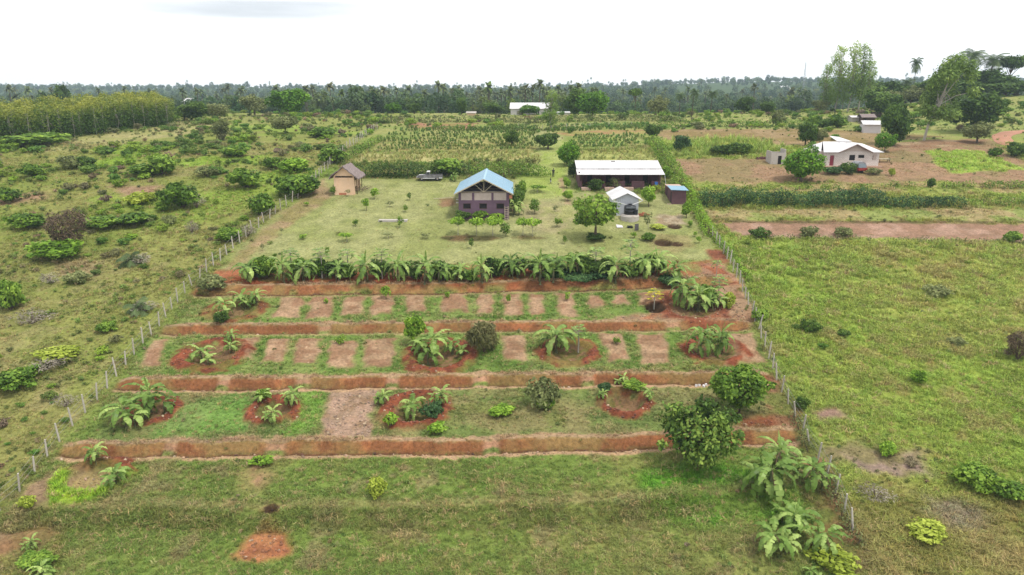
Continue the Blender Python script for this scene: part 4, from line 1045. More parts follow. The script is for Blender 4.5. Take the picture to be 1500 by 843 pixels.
# ------------------------------------------------------------------ mud house with thatched roof
def mud_house():
    x, y, z = site(505, 286); r = empty('mud_house', (x, y, z)); tag(r, 'small mud walled house with grey thatched gable roof beside the left fence', 'house')
    h, E, D, pk = 1.78, 3.5, 5.3, 5.05
    w = MB(); w.wall(-h, h, -.7, E - .45, 0, .25, []); w.wall(-h, h, -.7, E, D - .25, D)
    w.wall_y(.25, D - .25, -.7, E - .3, -h, -h + .25); w.wall_y(.25, D - .25, -.7, E - .35, h - .25, h, [(.7, 2.6, -.7, 1.4), (.4, 2.6, 2.55, E - .35), (3.4, 4.4, .2, 2.1)])
    w.prism([(-h, E - .15), (h, E - .15), (0, pk - .15)], .02, .22); w.box(-h, -h + .22, 0.01, .24, E - .45, E - .15); w.box(h - .22, h, 0.01, .24, E - .45, E - .15)
    w.build('wall', M['mud'], r)
    MB().box(-1.0, .3, -.015, -.003, -.3, .38).build('patch', simple('bare_red_mud', A(214, 138, 104), .95, .12, 2), r)
    MB().box(h - .85, h - .8, .75, 2.5, -.2, 1.4).build('door', M['wood'], r)
    rng = np.random.default_rng(3); rf = MB()
    for sg in (-1, 1):
        nx, ny = 7, 10; e = h + .85
        g = [[(sg * e * i / nx * (1 + .03 * rng.normal()), -.65 + (D + 1.2) * j / ny + .05 * rng.normal(), pk + .08 - (pk - 2.95) * i / nx + .05 * rng.normal() - (.12 if i == nx else 0)) for j in range(ny + 1)] for i in range(nx + 1)]
        vs = [p for row in g for p in row]; fs = []
        for i in range(nx):
            for j in range(ny): q = (i * (ny + 1) + j, (i + 1) * (ny + 1) + j, (i + 1) * (ny + 1) + j + 1, i * (ny + 1) + j + 1); fs.append(q if sg < 0 else q[::-1])
        rf.add(vs, fs); n_ = len(vs)
        under = [(a, b, c - .2) for a, b, c in vs]; rf.add(under, [f[::-1] for f in fs])
        edge = [j for j in range(ny + 1)]
        rf.add([vs[nx * (ny + 1) + j] for j in edge] + [under[nx * (ny + 1) + j] for j in edge], [(j, j + 1, ny + 2 + j, ny + 1 + j) for j in range(ny)])
        rf.add([vs[i * (ny + 1)] for i in range(nx + 1)] + [under[i * (ny + 1)] for i in range(nx + 1)], [(i, i + 1, nx + 2 + i, nx + 1 + i) for i in range(nx)])
    rf.build('roof', M['thatch'], r)
    for yy in (.5, 2.6, 4.8): MB().tube([(h + .35, yy, -.6), (h + .38, yy, 3.0)], .06, 5).build('post', M['wood_dark'], r)
    s = MB(); rng = np.random.default_rng(4)
    for k in range(26):
        a = (rng.random() * 1.6, rng.random() * 3.2, .1 + .5 * rng.random()); th = rng.random() * 3.14; s.tube([a, (a[0] + 1.0 * math.cos(th), a[1] + 1.0 * math.sin(th), a[2] + .6 * rng.random() - .1)], .035, 4)
    o = s.build('stick_pile', simple('dry_sticks', A(134, 118, 92), .9, .3, 3)); o.location = (x + h + .2, y + .6, gz(x + h + 1, y + 2)); tag(o, 'heap of dry sticks leaning on the right side of the mud house', 'stick pile')
mud_house()

# ------------------------------------------------------------------ long low building
def long_house():
    x, y, z = site(908, 277.5); r = empty('long_house', (x, y, z)); tag(r, 'long low row building with white metal roof and dark open verandah', 'building')
    L, D = 15.0, 6.2; h = L / 2
    w = MB(); w.box(-h, h, 0, D, -.8, .45)
    w.wall(-h, h, .45, 2.9, 3.4, 3.6, [(-5.6, -4.7, .25, 2.2), (-2.2, -1.3, .25, 2.2), (1.3, 2.2, .25, 2.2), (4.7, 5.6, .25, 2.2)])
    w.wall(-h, h, .25, 3.6, D - .2, D); w.wall_y(0, D - .2, .25, 3.1, -h, -h + .2); w.wall_y(1.0, D - .2, .25, 3.1, h - .2, h)
    w.build('wall', M['purple_dark'], r)
    for a, b in ((-h + .22, -6.9), (-4.6, -2.7), (-1.2, .9), (2.1, 4.4), (5.7, 7.3)): MB().box(a, b, -.02, .16, .456, 1.5).build('half_wall', M['purple_dark'], r)
    for a in (-6.2, -2.0, 1.5, 5.0): MB().box(a - .85, a + .85, -1.0, -.03, -.9, .4).build('step', M['concrete_warm'], r)
    for a in (-7.2, -6.9, -3.4, -.4, .4, 3.3, 6.9): MB().tube([(a, .08, .25), (a, .08, 2.75)], .07, 6).build('post', M['wood_dark'], r)
    for a in (-5.15, -1.75, 1.75, 5.15): MB().box(a - .45, a + .45, 3.46, 3.52, .452, 2.2).build('door', M['dark'], r)
    a = MB().slab([(-h - .35, -.75, 2.72), (h + .4, -.75, 2.72), (h + .4, 2.2, 3.42), (-h - .35, 2.2, 3.42)], .05); a.build('verandah_roof', M['white_roof'], r)
    b = MB().slab([(-h - .3, 2.0, 3.52), (h + .3, 2.0, 3.52), (h + .3, D - .1, 4.62), (-h - .3, D - .1, 4.62)], .05); b.slab([(-h - .3, D - .1, 4.62), (h + .3, D - .1, 4.62), (h + .3, D + 1.2, 4.1), (-h - .3, D + 1.2, 4.1)], .05)
    ro = b.build('roof', M['white_roof'], r)
    MB().box(-1.0, -.3, D - .9, D - .5, 4.45, 4.56).build('roof_patch', simple('rust_patch', A(150, 146, 146), .8, .2, 4), ro)
    c = MB(); c.add([(6.2, -.35, 1.25), (6.75, -.4, 1.2), (6.8, -.35, .35), (6.25, -.3, .4), (6.2, -.28, 1.25), (6.75, -.33, 1.2), (6.8, -.28, .35), (6.25, -.23, .4)], [(0, 1, 2, 3), (7, 6, 5, 4), (0, 3, 7, 4), (1, 5, 6, 2), (0, 4, 5, 1), (3, 2, 6, 7)])
    o = c.build('blue_cloth', M['tarp_blue']); o.location = (x, y, z + .15); tag(o, 'bright blue cloth hanging at the right end of the verandah', 'cloth')
    o = MB().tube([(7.9, -.6, 2.5), (8.15, -.5, 1.2), (8.1, -.4, -.2)], .05, 5).build('downpipe', M['pipe_white'], r)
long_house()

# ------------------------------------------------------------------ iron shed and its water tank
def shed():
    x, y, z = site(918, 316.5); r = empty('iron_shed', (x, y, z)); tag(r, 'pale corrugated iron shed with white gable roof behind the black tank', 'shed')
    h, E, D, pk = 1.85, 2.75, 8.2, 3.75
    w = MB(); w.wall(-h, h, -.5, E, 0, .08); w.prism([(-h, E), (h, E), (0, pk - .12)], .004, .076); w.wall(-h, h, -.5, E, D - .08, D); w.wall_y(.08, D - .08, -.5, E, -h, -h + .08); w.wall_y(.08, D - .08, -.5, E, h - .08, h)
    w.build('wall', M['iron'], r)
    rf = MB(); rf.slab([(-h - .62, -.5, 2.62), (0, -.5, pk), (0, D + .3, pk), (-h - .62, D + .3, 2.62)][::-1], .05); rf.slab([(0, -.5, pk), (h + .62, -.5, 2.62), (h + .62, D + .3, 2.62), (0, D + .3, pk)], .05)
    rf.build('roof', M['white_roof_y'], r)
    g = MB(); g.tube([(-h - .55, -.35, 2.5), (-.1, -1.3, 1.95)], .055, 6); g.tube([(h + .6, -.35, 2.55), (.5, -1.3, 1.95)], .055, 6); g.build('gutter_pipe', M['pipe_white'], r)
    t = empty('water_tank', (x + .25, y - 1.55, z)); tag(t, 'round black plastic water tank standing on a concrete plinth', 'water tank')
    MB().lathe([(.93, .55), (.95, .7), (.95, 1.05), (.98, 1.07), (.98, 1.12), (.95, 1.14), (.95, 1.5), (.98, 1.52), (.98, 1.57), (.95, 1.6), (.93, 1.85), (.8, 1.98), (.3, 2.1)], 26).build('tank_body', M['plastic_black'], t, True)
    MB().lathe([(.3, 2.09), (.32, 2.2), (.25, 2.24)], 18).build('lid', M['plastic_black'], t)
    MB().box(-.75, .75, -1.0, -.97, 1.62, 1.9).build('sticker_band', simple('grey_band', A(120, 126, 132), .5, .1, 3), t)
    MB().box(.62, 1.12, -.9, -.4, .56, 1.4).build('filter_box', M['plastic_black'], t)
    p = MB().lathe([(1.5, -.7), (1.5, .3), (1.42, .36), (1.36, .52), (1.1, .54)], 26).build('tank_plinth', M['concrete']); p.location = (x + .25, y - 1.55, z); tag(p, 'round pale concrete plinth under the black water tank', 'plinth')
    rub = MB(); rng = np.random.default_rng(8)
    for k in range(40): a, b = rng.normal() * .5, rng.normal() * .35; s_ = .12 + .12 * rng.random(); rub.box(a, a + s_ * 1.6, b, b + s_, .0, s_ * (1 + 2 * max(0, .6 - abs(a))))
    o = rub.build('rubble_pile', simple('red_brick_rubble', A(196, 122, 88), .95, .25, 3)); o.location = (x + 2.6, y + .3, gz(x + 2.6, y + .3)); tag(o, 'heap of orange red rubble beside the iron shed', 'rubble pile')
shed()
for px, py, wx, ry, hh, mt, nm, lb, ct in [(907.5, 333, .95, .25, .3, 'white_wall', 'sheet', 'white folded sheet lying on the lawn before the water tank', 'sheet'), (923, 334, .85, .12, .28, 'plastic_black', 'crate', 'small black slatted crate on the lawn before the water tank', 'crate')]:
    x, y, z = site(px, py); b = MB()
    if nm == 'sheet': b.slab([(-wx / 2, -.5, .05), (wx / 2, -.6, .05), (wx / 2, .5, .2), (-wx / 2, .6, .32)], .05)
    else:
        for k in range(5): b.box(-wx / 2 + k * wx / 5, -wx / 2 + (k + .75) * wx / 5, -.3, .3, 0, hh * (.8 + .1 * (k % 3)))
        b.box(-wx / 2, wx / 2, .3, .36, 0, hh)
    o = b.build(nm, M[mt]); o.location = (x, y, z); tag(o, lb, ct)
x, y, z = site(932.5, 338); b = MB().slab([(-.3, -.15, 0), (.32, .1, .05), (.34, .3, 1.0), (-.28, .05, 1.0)], .06); o = b.build('panel', simple('grey_panel', A(96, 92, 92), .7, .2, 3)); o.location = (x, y, z); tag(o, 'upright grey panel standing on the lawn near the water tank', 'panel')
x, y, z = site(576, 324); o = MB().box(-2.3, 2.3, -.55, .55, -.2, .16).build('concrete_slab', M['concrete']); o.location = (x, y, z + .05); tag(o, 'low pale concrete slab in the middle of the mown lawn', 'slab')
x, y, z = site(655, 293); o = MB().slab([(-2.4, -.1, .1), (2.4, .5, .3), (2.4, .65, .3), (-2.4, .05, .1)], .06).build('plank', M['wood_pale']); o.location = (x, y, z + .12); tag(o, 'long pale plank lying left of the purple house', 'plank')
x, y, z = site(1030, 566); rub = MB(); rng = np.random.default_rng(12)
for k in range(5):
    a, b = x + (k - 2) * .34, y + rng.normal() * .15; o = MB().prism([(-.15, -.05), (.16, -.05), (.12, .14), (-.05, .2 + .05 * rng.random())], -.1, .12).build('white_stone', M['white_wall']); o.location = (a, b, gz(a, b)); o.rotation_euler = (0, 0, rng.random() * 6); tag(o, 'white stone in the short row of stones below the second red earth bank', 'stone', 'white stones')

# ------------------------------------------------------------------ purple outhouse
def outhouse():
    x, y, z = site(994, 299.5); r = empty('outhouse', (x, y, z)); tag(r, 'small purple outhouse with blue roof and dark side doorways', 'outhouse')
    h, D = 1.2, 6.0
    w = MB(); w.wall(-h, h, -.4, 2.35, 0, .18); w.wall(-h, h, -.4, 2.5, D - .18, D); w.wall(-h + .18, h - .18, -.4, 2.4, 2.9, 3.05)
    w.wall_y(.18, D - .18, -.4, 2.4, -h, -h + .18, [(.35, 1.15, 0, 2.0), (3.9, 4.7, .3, 2.2)]); w.wall_y(.18, D - .18, -.4, 2.4, h - .18, h); w.build('wall', M['purple_dark'], r)
    MB().slab([(-h - .3, -.45, 2.52), (h + .3, -.45, 2.42), (h + .3, 3.15, 2.72), (-h - .3, 3.15, 2.82)], .05).build('roof', M['blue_roof'], r)
    MB().slab([(-h - .1, 3.2, 2.56), (h + .1, 3.2, 2.56), (h + .1, D + .1, 2.66), (-h - .1, D + .1, 2.66)], .05).build('rear_roof', M['concrete_warm'], r)
    for a in (.35, 3.9): MB().box(-h + .05, -h + .1, a + .02, a + .78, .05, 2.0).build('door', M['dark'], r)
    for a, zz in ((-.1, .0), (3.3, .25)): MB().box(-h - .75, -h - .01, a, a + 1.7, -.5, zz + .05).build('step', M['concrete_warm'], r)
outhouse()

# ------------------------------------------------------------------ coral block house on the right
def block_house():
    x, y, z = site(1246, 244); r = empty('block_house', (x, y, z)); tag(r, 'unfinished pale block house with white metal roof and red door', 'house')
    m, _, _ = scale_at(x, y, z); s = m   # metres per pixel there
    xa, xb = -38 * s, 40 * s; E = 21.5 * s; g0, g1, gx = -17 * s, 25 * s, 4.5 * s; pk = E + 10.5 * s; D = 9.0
    w = MB(); w.wall(xa, xb, -.6, E, 0, .25, [(-31.5 * s, -25.5 * s, 1.0 * s, 16 * s), (-3.5 * s, 5 * s, 8.5 * s, 16.5 * s), (9.5 * s, 18.5 * s, 12 * s, 16.5 * s), (30 * s, 36 * s, 9 * s, 17 * s)])
    w.wall(xa, xb, -.6, E, D - .25, D); w.wall_y(.25, D - .25, -.6, E, xb - .25, xb); w.wall_y(.25, D - .25, -.6, E, xa, xa + .25); w.box(xa - 8 * s, xa - .004, 1.2, D, -.6, E * .99)
    w.build('wall', M['block'], r)
    MB().prism([(g0, E + .004), (g1, E + .004), (gx, pk - .1)], .02, .23).build('gable', M['gable'], r)
    MB().box(-31.2 * s, -25.8 * s, .08, .13, 1.0 * s, 15.9 * s).build('door', M['red_door'], r)
    for a, b, c, d in ((-3.5, 5, 8.5, 16.5), (9.5, 18.5, 12, 16.5)): MB().box((a + .1) * s, (b - .1) * s, .12, .15, (c + .1) * s, (d - .1) * s).build('window', M['dark'], r)
    f = MB(); f.wall(30.1 * s, 35.9 * s, 9.1 * s, 16.9 * s, .06, .12, [(30.9 * s, 31.6 * s, 9.6 * s, 16.4 * s)]); f.build('shutter', M['gable'], r)
    rk = MB(); ry = D * .5; zr = E + 12 * s; o = .45; GA = -.55
    rk.slab([(xa - .7, -o, E - .12), (g0 - .3, -o, E - .12), (gx, ry, zr), (xa + 1.0, ry, zr)], .06)
    rk.slab([(g1 + .3, -o, E - .12), (xb + .7, -o, E - .12), (xb - 1.6, ry, zr - .4), (gx, ry, zr)], .06)
    rk.slab([(xa - .7, D + o, E - .12), (xa + 1.0, ry, zr), (xb - 1.6, ry, zr - .4), (xb + .7, D + o, E - .12)], .06)
    rk.slab([(xa - 9.5 * s, .8, E + .1), (xa - .72, .8, E - .05), (xa + .9, ry, zr - .1), (xa - 8 * s, ry + 1, E + .75)], .06)
    rk.slab([(xb + .7, -o, E - .12), (xb + .7, D + o, E - .12), (xb - 1.6, ry, zr - .4)] + [(xb - 1.6, ry - .01, zr - .4)], .06)
    for sg, gg in ((-1, g0 - .5), (1, g1 + .5)): 
        q = [(gx, GA, pk + .02), (gg, GA, E - .14), (gg, .4, E - .02), (gx, ry, pk + .03)]
        rk.slab(q if sg < 0 else q[::-1], .06)
    ro = rk.build('roof', M['white_roof'], r)
    MB().slab([(-10 * s, ry - .3, zr + .05), (12 * s, ry - .3, zr + .05), (2 * s, ry + 3.2, zr + .75), (-12 * s, ry + 3.2, zr + .95)], .06).build('raised_sheet', M['white_roof'], ro)
    b = MB()
    for sg, gg in ((-1, g0 - .5), (1, g1 + .5)): b.tube([(gx, GA - .03, pk - .06), (gg, GA - .03, E - .2)], .10, 4)
    b.build('barge_board', simple('grey_timber', A(150, 128, 118), .85, .2, 3), ro)
    MB().box(xa - .5, xb + .3, -1.2, -.01, -1.2, .12).build('plinth', simple('red_earth_plinth', A(206, 168, 146), .95, .2, 1.5), r)
    # unfinished wall left of it
    x2, y2, z2 = site(1141, 241); q = empty('block_ruin', (x2, y2, z2)); tag(q, 'roofless unfinished block room left of the round dark tree', 'ruin')
    w = MB(); w.wall(-1.7, 1.3, -.4, 2.3, 0, .2, [(-.3, .45, -.4, 1.7)]); w.wall_y(.2, 3, -.4, 2.6, -1.7, -1.5); w.wall_y(.2, 3, -.4, 3.0, 1.1, 1.3); w.wall(-1.7, 1.3, -.4, 2.3, 3, 3.2); w.build('wall', M['concrete'], q)
    MB().box(-.29, .44, .1, .14, -.3, 1.69).build('doorway', M['dark'], q)
    rub = MB(); rng = np.random.default_rng(5)
    for k in range(60): a, b_ = rng.random() * 3.0, rng.random() * .9; rub.box(a, a + .3, b_, b_ + .2, 0, .2 + .35 * rng.random())
    x3, y3, z3 = site(1117, 234); o_ = rub.build('brick_stack', simple('dark_brick', A(128, 86, 86), .9, .25, 4)); o_.location = (x3 - 1.2, y3, z3); tag(o_, 'low stack of dark bricks left of the roofless block room', 'brick stack')
    # small vehicle: grey-canopied three wheeler
    x4, y4, z4 = site(1262, 254); v = empty('three_wheeler', (x4, y4, z4 + .05)); tag(v, 'small red three wheeler with grey canopy parked before the block house', 'three wheeler')
    v.rotation_euler = (0, 0, R(8))
    MB().prism([(-.95, .35), (.95, .35), (1.0, .95), (-1.0, .95)], -.0, 2.2).build('body', M['red_door'], v)
    MB().prism([(-.9, .5), (.9, .5), (.95, .94), (-.95, .94)], -.35, -.004).build('front_panel', simple('red_paint', A(176, 62, 52), .5, .12, 2), v)
    cp = MB(); pr = [(-1.05, .96), (1.05, .96), (1.12, 1.3), (.85, 1.85), (.45, 2.1), (-.45, 2.1), (-.85, 1.85), (-1.12, 1.3)]; cp.prism(pr, .3, 2.35); cp.build('canopy', simple('grey_canopy', A(158, 158, 162), .6, .15, 2), v)
    MB().add([(-.8, -.1, 1.0), (.8, -.1, 1.0), (.7, .28, 1.75), (-.7, .28, 1.75)], [(0, 1, 2, 3)]).add([(-.8, -.06, 1.0), (.8, -.06, 1.0), (.7, .29, 1.75), (-.7, .29, 1.75)], [(3, 2, 1, 0)]).build('windscreen', simple('glass_grey', A(120, 132, 138), .15, .1, 2), v)
    for a, b_ in ((-.95, 1.8), (.8, 1.8), (-.08, -.1)):
        wv = MB().lathe([(.1, -.08), (.3, -.08), (.34, 0), (.3, .08), (.1, .08)], 14); wv.v = [(a + .08 + p[2], b_ + p[0], .3 + p[1]) for p in wv.v]; wv.build('wheel', M['plastic_black'], v)
    # table right of the house
    x5, y5, z5 = site(1294, 238); t = empty('wooden_table', (x5, y5, z5)); tag(t, 'rough low wooden table on bare ground at the right end of the block house', 'table')
    MB().box(-1.1, 1.1, -.5, .5, .62, .72).build('table_top', M['wood_pale'], t)
    for sx in (-1, 1):
        for sy in (-.4, .4): MB().tube([(sx, sy, -.15), (sx, sy, .62)], .06, 5).build('leg', M['wood_dark'], t)
block_house()

# ------------------------------------------------------------------ far buildings
def simple_house(name, label, px, py, wpx, hpx, D, roofpx, wallm, roofm, cat='house', rot=0, doors=(), gable=False):
    x, y, z = site(px, py); mx, mz, _ = scale_at(x, y, z); r = empty(name, (x, y, z), rot); tag(r, label, cat)
    W = wpx * mx; E = hpx * mz; h = W / 2; pk = E + roofpx * mz
    w = MB(); w.wall(-h, h, -.8, E, 0, .25, [(a * mx, b * mx, c * mz, d * mz) for a, b, c, d in doors]); w.wall(-h, h, -.8, E, D - .25, D); w.wall_y(.25, D - .25, -.8, E, -h, -h + .25); w.wall_y(.25, D - .25, -.8, E, h - .25, h)
    if gable: 
        for sx in (-h, h - .2): w.add([(sx, 0, E), (sx, D, E), (sx, D / 2, pk - .1), (sx + .2, 0, E), (sx + .2, D, E), (sx + .2, D / 2, pk - .1)], [(0, 2, 1), (3, 4, 5), (0, 3, 5, 2), (1, 2, 5, 4)])
    w.build('wall', wallm, r)
    for a, b, c, d in doors: MB().box(a * mx + .01, b * mx - .01, .1, .14, c * mz + .01, d * mz - .01).build('window', M['dark'], r)
    o = .4; rf = MB(); rf.slab([(-h - o, -o, E - .05), (h + o, -o, E - .05), (h + o, D / 2, pk), (-h - o, D / 2, pk)], .08); rf.slab([(-h - o, D / 2, pk), (h + o, D / 2, pk), (h + o, D + o, E - .05), (-h - o, D + o, E - .05)], .08)
    ro = rf.build('roof', roofm, r); return r, ro, mx, mz
r, ro, mx, mz = simple_house('white_house', 'long white house with white metal roof on the ridge behind a thin eucalyptus', 776, 168.5, 56, 9, 7, 8.5, M['white_wall'], M['white_roof'], rot=R(-4), doors=[(2, 4.6, 2.5, 7), (9, 11, 0, 7.5), (12, 13.6, 0, 7.5)], gable=True)
MB().box(-5 * mx, -3 * mx, 1.4, 2.0, 14 * mz, 16 * mz).build('roof_vent', M['concrete'], ro)
simple_house('white_annex', 'low white flat annex right of the long white house on the ridge', 826, 167, 18, 3.6, 5, .8, M['white_wall'], M['white_roof'])
simple_house('small_white_hut', 'small white hut with white roof behind the block house', 1277, 195.5, 23, 13, 5.5, 5, M['white_wall'], M['white_roof'], 'hut', rot=R(-14))
r2, _, _, _ = simple_house('broken_hut', 'half fallen pale hut with sagging grey thatch behind the small white hut', 1256, 179, 15, 7, 4.5, 2, M['concrete'], M['white_wall'], 'hut', rot=R(-6))
simple_house('thatched_lean_to', 'dark sagging thatched lean-to joined to the half fallen hut', 1272, 180, 17, 8, 4.5, 4.5, M['wood_dark'], M['thatch'], 'hut', rot=R(-8), doors=[(-6, -3, 0, 6)])
simple_house('hilltop_house', 'white walled house on the hilltop at the right edge', 1494, 140, 34, 10, 8, 2, M['white_wall'], M['concrete'], rot=R(3))
simple_house('red_roofed_shack', 'small shack roof among the bushes left of the long white house', 690, 166, 12, 4, 4, 2, M['mud'], M['concrete'], 'hut')

# ------------------------------------------------------------------ pickup, people
def pickup():
    x, y, z = site(630, 264.5); r = empty('pickup_truck', (x, y, z), R(2)); tag(r, 'old grey pickup truck with white cab roof parked by the hedge', 'pickup truck')
    grey = simple('grey_paint', A(128, 126, 126), .45, .2, 2, col2=A(170, 168, 170)); white = simple('white_paint', A(250, 250, 246), .4, .05, 2)
    L = 2.35
    b = MB(); b.prism([(-L, .55), (-1.75, .5), (L, .55), (L, 1.0), (.02, 1.0), (-.6, 1.02), (-.85, 1.1), (-2.1, 1.02), (-L, .85)], -.85, .85); b.build('body', grey, r)
    c = MB(); c.prism([(-.85, 1.104), (.02, 1.004), (.02, 1.62), (-.55, 1.62)], -.78, .78); c.build('cab', grey, r)
    MB().prism([(-.62, 1.624), (.08, 1.624), (.04, 1.74), (-.52, 1.74)], -.82, .82).build('cab_roof', white, r)
    g = simple('dark_glass', (.02, .025, .03), .1, .1, 2)
    for s in (-1, 1): MB().prism([(-.66, 1.18), (-.08, 1.18), (-.08, 1.56), (-.5, 1.56)], s * .785 - .004, s * .785 + .004).build('side_window', g, r)
    MB().add([(-.87, -.7, 1.14), (-.87, .7, 1.14), (-.6, .68, 1.6), (-.6, -.68, 1.6)], [(0, 3, 2, 1)]).build('windscreen', g, r)
    bed = MB(); bed.box(.15, L - .06, -.8, -.72, 1.003, 1.12); bed.box(.15, L - .06, .72, .8, 1.003, 1.12); bed.box(L - .14, L - .06, -.72, .72, 1.003, 1.12); bed.build('load_bed', grey, r)
    MB().box(.2, L - .2, -.7, .7, 1.002, 1.02).build('bed_floor', M['dark'], r)
    MB().box(-1.3, 1.0, -.93, -.86, .42, .52).build('side_step', white, r)
    MB().box(-L - .12, -L - .01, -.8, .8, .5, .68).build('bumper', M['concrete'], r)
    MB().box(1.75, L + .02, -.88, -.852, .45, .62).build('mud_flap', white, r)
    for s in (-.55, .55): MB().lathe([(.02, 0), (.11, 0), (.11, .05), (.02, .05)], 12, (-L - .02, s, .78)).build('headlight', white, r)
    MB().box(-2.0, -1.2, -.3, .3, 1.085, 1.11).build('bonnet_patch', white, r)
    for a in (-1.5, 1.45):
        for s in (-.78, .62):
            w = MB().lathe([(.12, 0), (.38, 0), (.42, .05), (.42, .13), (.38, .18), (.12, .18)], 18); w.v = [(a + p[0], s + p[2], .42 + p[1]) for p in w.v]; wo = w.build('wheel', M['plastic_black'], r)
            h = MB().lathe([(.02, -.01), (.16, -.01), (.18, .03)], 12); h.v = [(a + p[0], s + (-p[2] - .0 if s < 0 else .18 + p[2]), .42 + p[1]) for p in h.v]; h.build('hub', M['concrete'], wo)
pickup()

def person(px, py, hgt, label, rz, top, legs, skin, child=False):
    x, y, z = site(px, py); r = empty('person', (x, y, z), rz); tag(r, label, 'person')
    s = hgt / 1.7
    J = {'pel': (0, 0, .93, .125), 'wai': (0, 0, 1.08, .115), 'che': (0, 0, 1.28, .135), 'nec': (0, .0, 1.44, .055), 'hea': (0, -.02, 1.52, .075), 'hd2': (0, -.02, 1.62, .085), 'top': (0, -.01, 1.69, .05)}
    E = [('pel', 'wai'), ('wai', 'che'), ('che', 'nec'), ('nec', 'hea'), ('hea', 'hd2'), ('hd2', 'top')]
    for sd, k in ((-1, 'l'), (1, 'r')):
        st = .12 * sd
        J.update({k + 'sh': (.19 * sd, 0, 1.38, .058), k + 'el': (.25 * sd, .03, 1.12, .045), k + 'wr': (.24 * sd, -.06, .88, .032), k + 'hn': (.235 * sd, -.09, .80, .036),
                  k + 'hp': (.10 * sd, 0, .88, .095), k + 'kn': (.11 * sd, -.10 * (sd > 0) - .02, .49, .062), k + 'an': (.11 * sd, .10 * sd - .0 - .1 * (sd > 0), .09, .042), k + 'to': (.12 * sd, .10 * sd - .26 + .0, .03, .035)})
        E += [('che', k + 'sh'), (k + 'sh', k + 'el'), (k + 'el', k + 'wr'), (k + 'wr', k + 'hn'), ('pel', k + 'hp'), (k + 'hp', k + 'kn'), (k + 'kn', k + 'an'), (k + 'an', k + 'to')]
    names = list(J); me = bpy.data.meshes.new('body'); me.from_pydata([tuple(c * s for c in J[n][:3]) for n in names], [(names.index(a), names.index(b)) for a, b in E], [])
    me.materials.append(skin); o = link('body', me, r)
    md = o.modifiers.new('skin', 'SKIN'); 
    if not me.skin_vertices: me.skin_vertices.new()
    for i, n in enumerate(names): me.skin_vertices[0].data[i].radius = (J[n][3] * s,) * 2; me.skin_vertices[0].data[i].use_root = (n == 'pel')
    o.modifiers.new('sub', 'SUBSURF').render_levels = 1
    t = MB(); t.lathe([(.15 * s, .90 * s), (.155 * s, 1.05 * s), (.17 * s, 1.25 * s), (.19 * s, 1.38 * s), (.10 * s, 1.45 * s)], 14)
    for sd in (-1, 1): t.tube([(.17 * sd * s, 0, 1.38 * s), (.22 * sd * s, .015 * s, 1.24 * s), (.245 * sd * s, .03 * s, 1.13 * s)], [.08 * s, .072 * s, .068 * s], 10)
    t.build('shirt', top, r, True)
    t = MB(); t.lathe([(.15 * s, .84 * s), (.155 * s, .93 * s), (.14 * s, 1.0 * s)], 12)
    for sd, k in ((-1, 'l'), (1, 'r')):
        a, b, c = J[k + 'hp'], J[k + 'kn'], J[k + 'an']
        pts = [tuple(q * s for q in a[:3]), tuple(q * s for q in b[:3])] + ([] if child else [tuple(q * s for q in c[:3])]); t.tube(pts, [.115 * s, .085 * s, .07 * s][:len(pts)], 10)
    t.build('shorts' if child else 'trousers', legs, r, True)
    MB().lathe([(.088 * s, 1.60 * s), (.096 * s, 1.65 * s), (.08 * s, 1.71 * s), (.03 * s, 1.735 * s)], 12, (0, -.01 * s, 0)).build('hair', M['dark'], r, True)
skin = simple('brown_skin', (.09, .045, .025), .6, .1, 4)
person(810.5, 259.5, 1.62, 'person in open dark jacket over pale shirt walking on the grass lane', 0, simple('dark_jacket', (.03, .03, .03), .8, .2, 5), simple('dark_trousers', (.05, .06, .03), .8, .2, 5), skin)
person(806.5, 269.5, 1.15, 'child in dark top and pale blue shorts on the grass lane below the walking adult', R(60), simple('navy_top', (.02, .022, .035), .8, .2, 5), simple('pale_shorts', A(214, 220, 228), .8, .1, 5), skin, True)

# ------------------------------------------------------------------ post fences
def fence(px_line, spacing, label, hgt, until=None, nmax=99):
    W = np.array([cast(a, b, G) for a, b in px_line]); seg = np.hypot(*np.diff(W, axis=0).T); cum = np.concatenate([[0], np.cumsum(seg)])
    d = np.arange(0, cum[-1], spacing)[:nmax]; xs = np.interp(d, cum, W[:, 0]); ys = np.interp(d, cum, W[:, 1])
    r = empty('post_fence', (xs[0], ys[0], gz(xs[0], ys[0]))); tag(r, label, 'fence'); o = Vector(r.location); tops = []
    rng = np.random.default_rng(int(abs(xs[0] * 10)))
    for x, y in zip(xs, ys):
        z = gz(x, y); hh = hgt * (.85 + .3 * rng.random()); lx, ly = rng.normal() * .09, rng.normal() * .09
        p = Vector((x, y, z)) - o; MB().tube([p + Vector((0, 0, -.3)), p + Vector((lx, ly, hh * .5)), p + Vector((lx * 1.8, ly * 1.8, hh))], [.085, .08, .07], 6).build('post', M['post'], r); tops.append(p + Vector((lx, ly, 0)))
    w = MB()
    for f in (.35, .62, .9): w.tube([t + Vector((0, 0, hgt * f)) for t in tops], .012, 4)
    w.build('wire', M['wire'], r)
fence(LF_PX[1:], 2.15, 'long fence of leaning pale posts along the left side of the farm', 1.75, nmax=88)
fence(RF_PX[2:12], 2.1, 'fence of pale posts along the right side beside the open pasture', 1.75, nmax=40)
fence([(760, 189), (778, 190), (804, 190), (825, 190), (848, 189), (872, 188), (890, 187), (915, 186), (940, 186)], 7, 'row of white posts far behind the long white roofed building', 1.6)

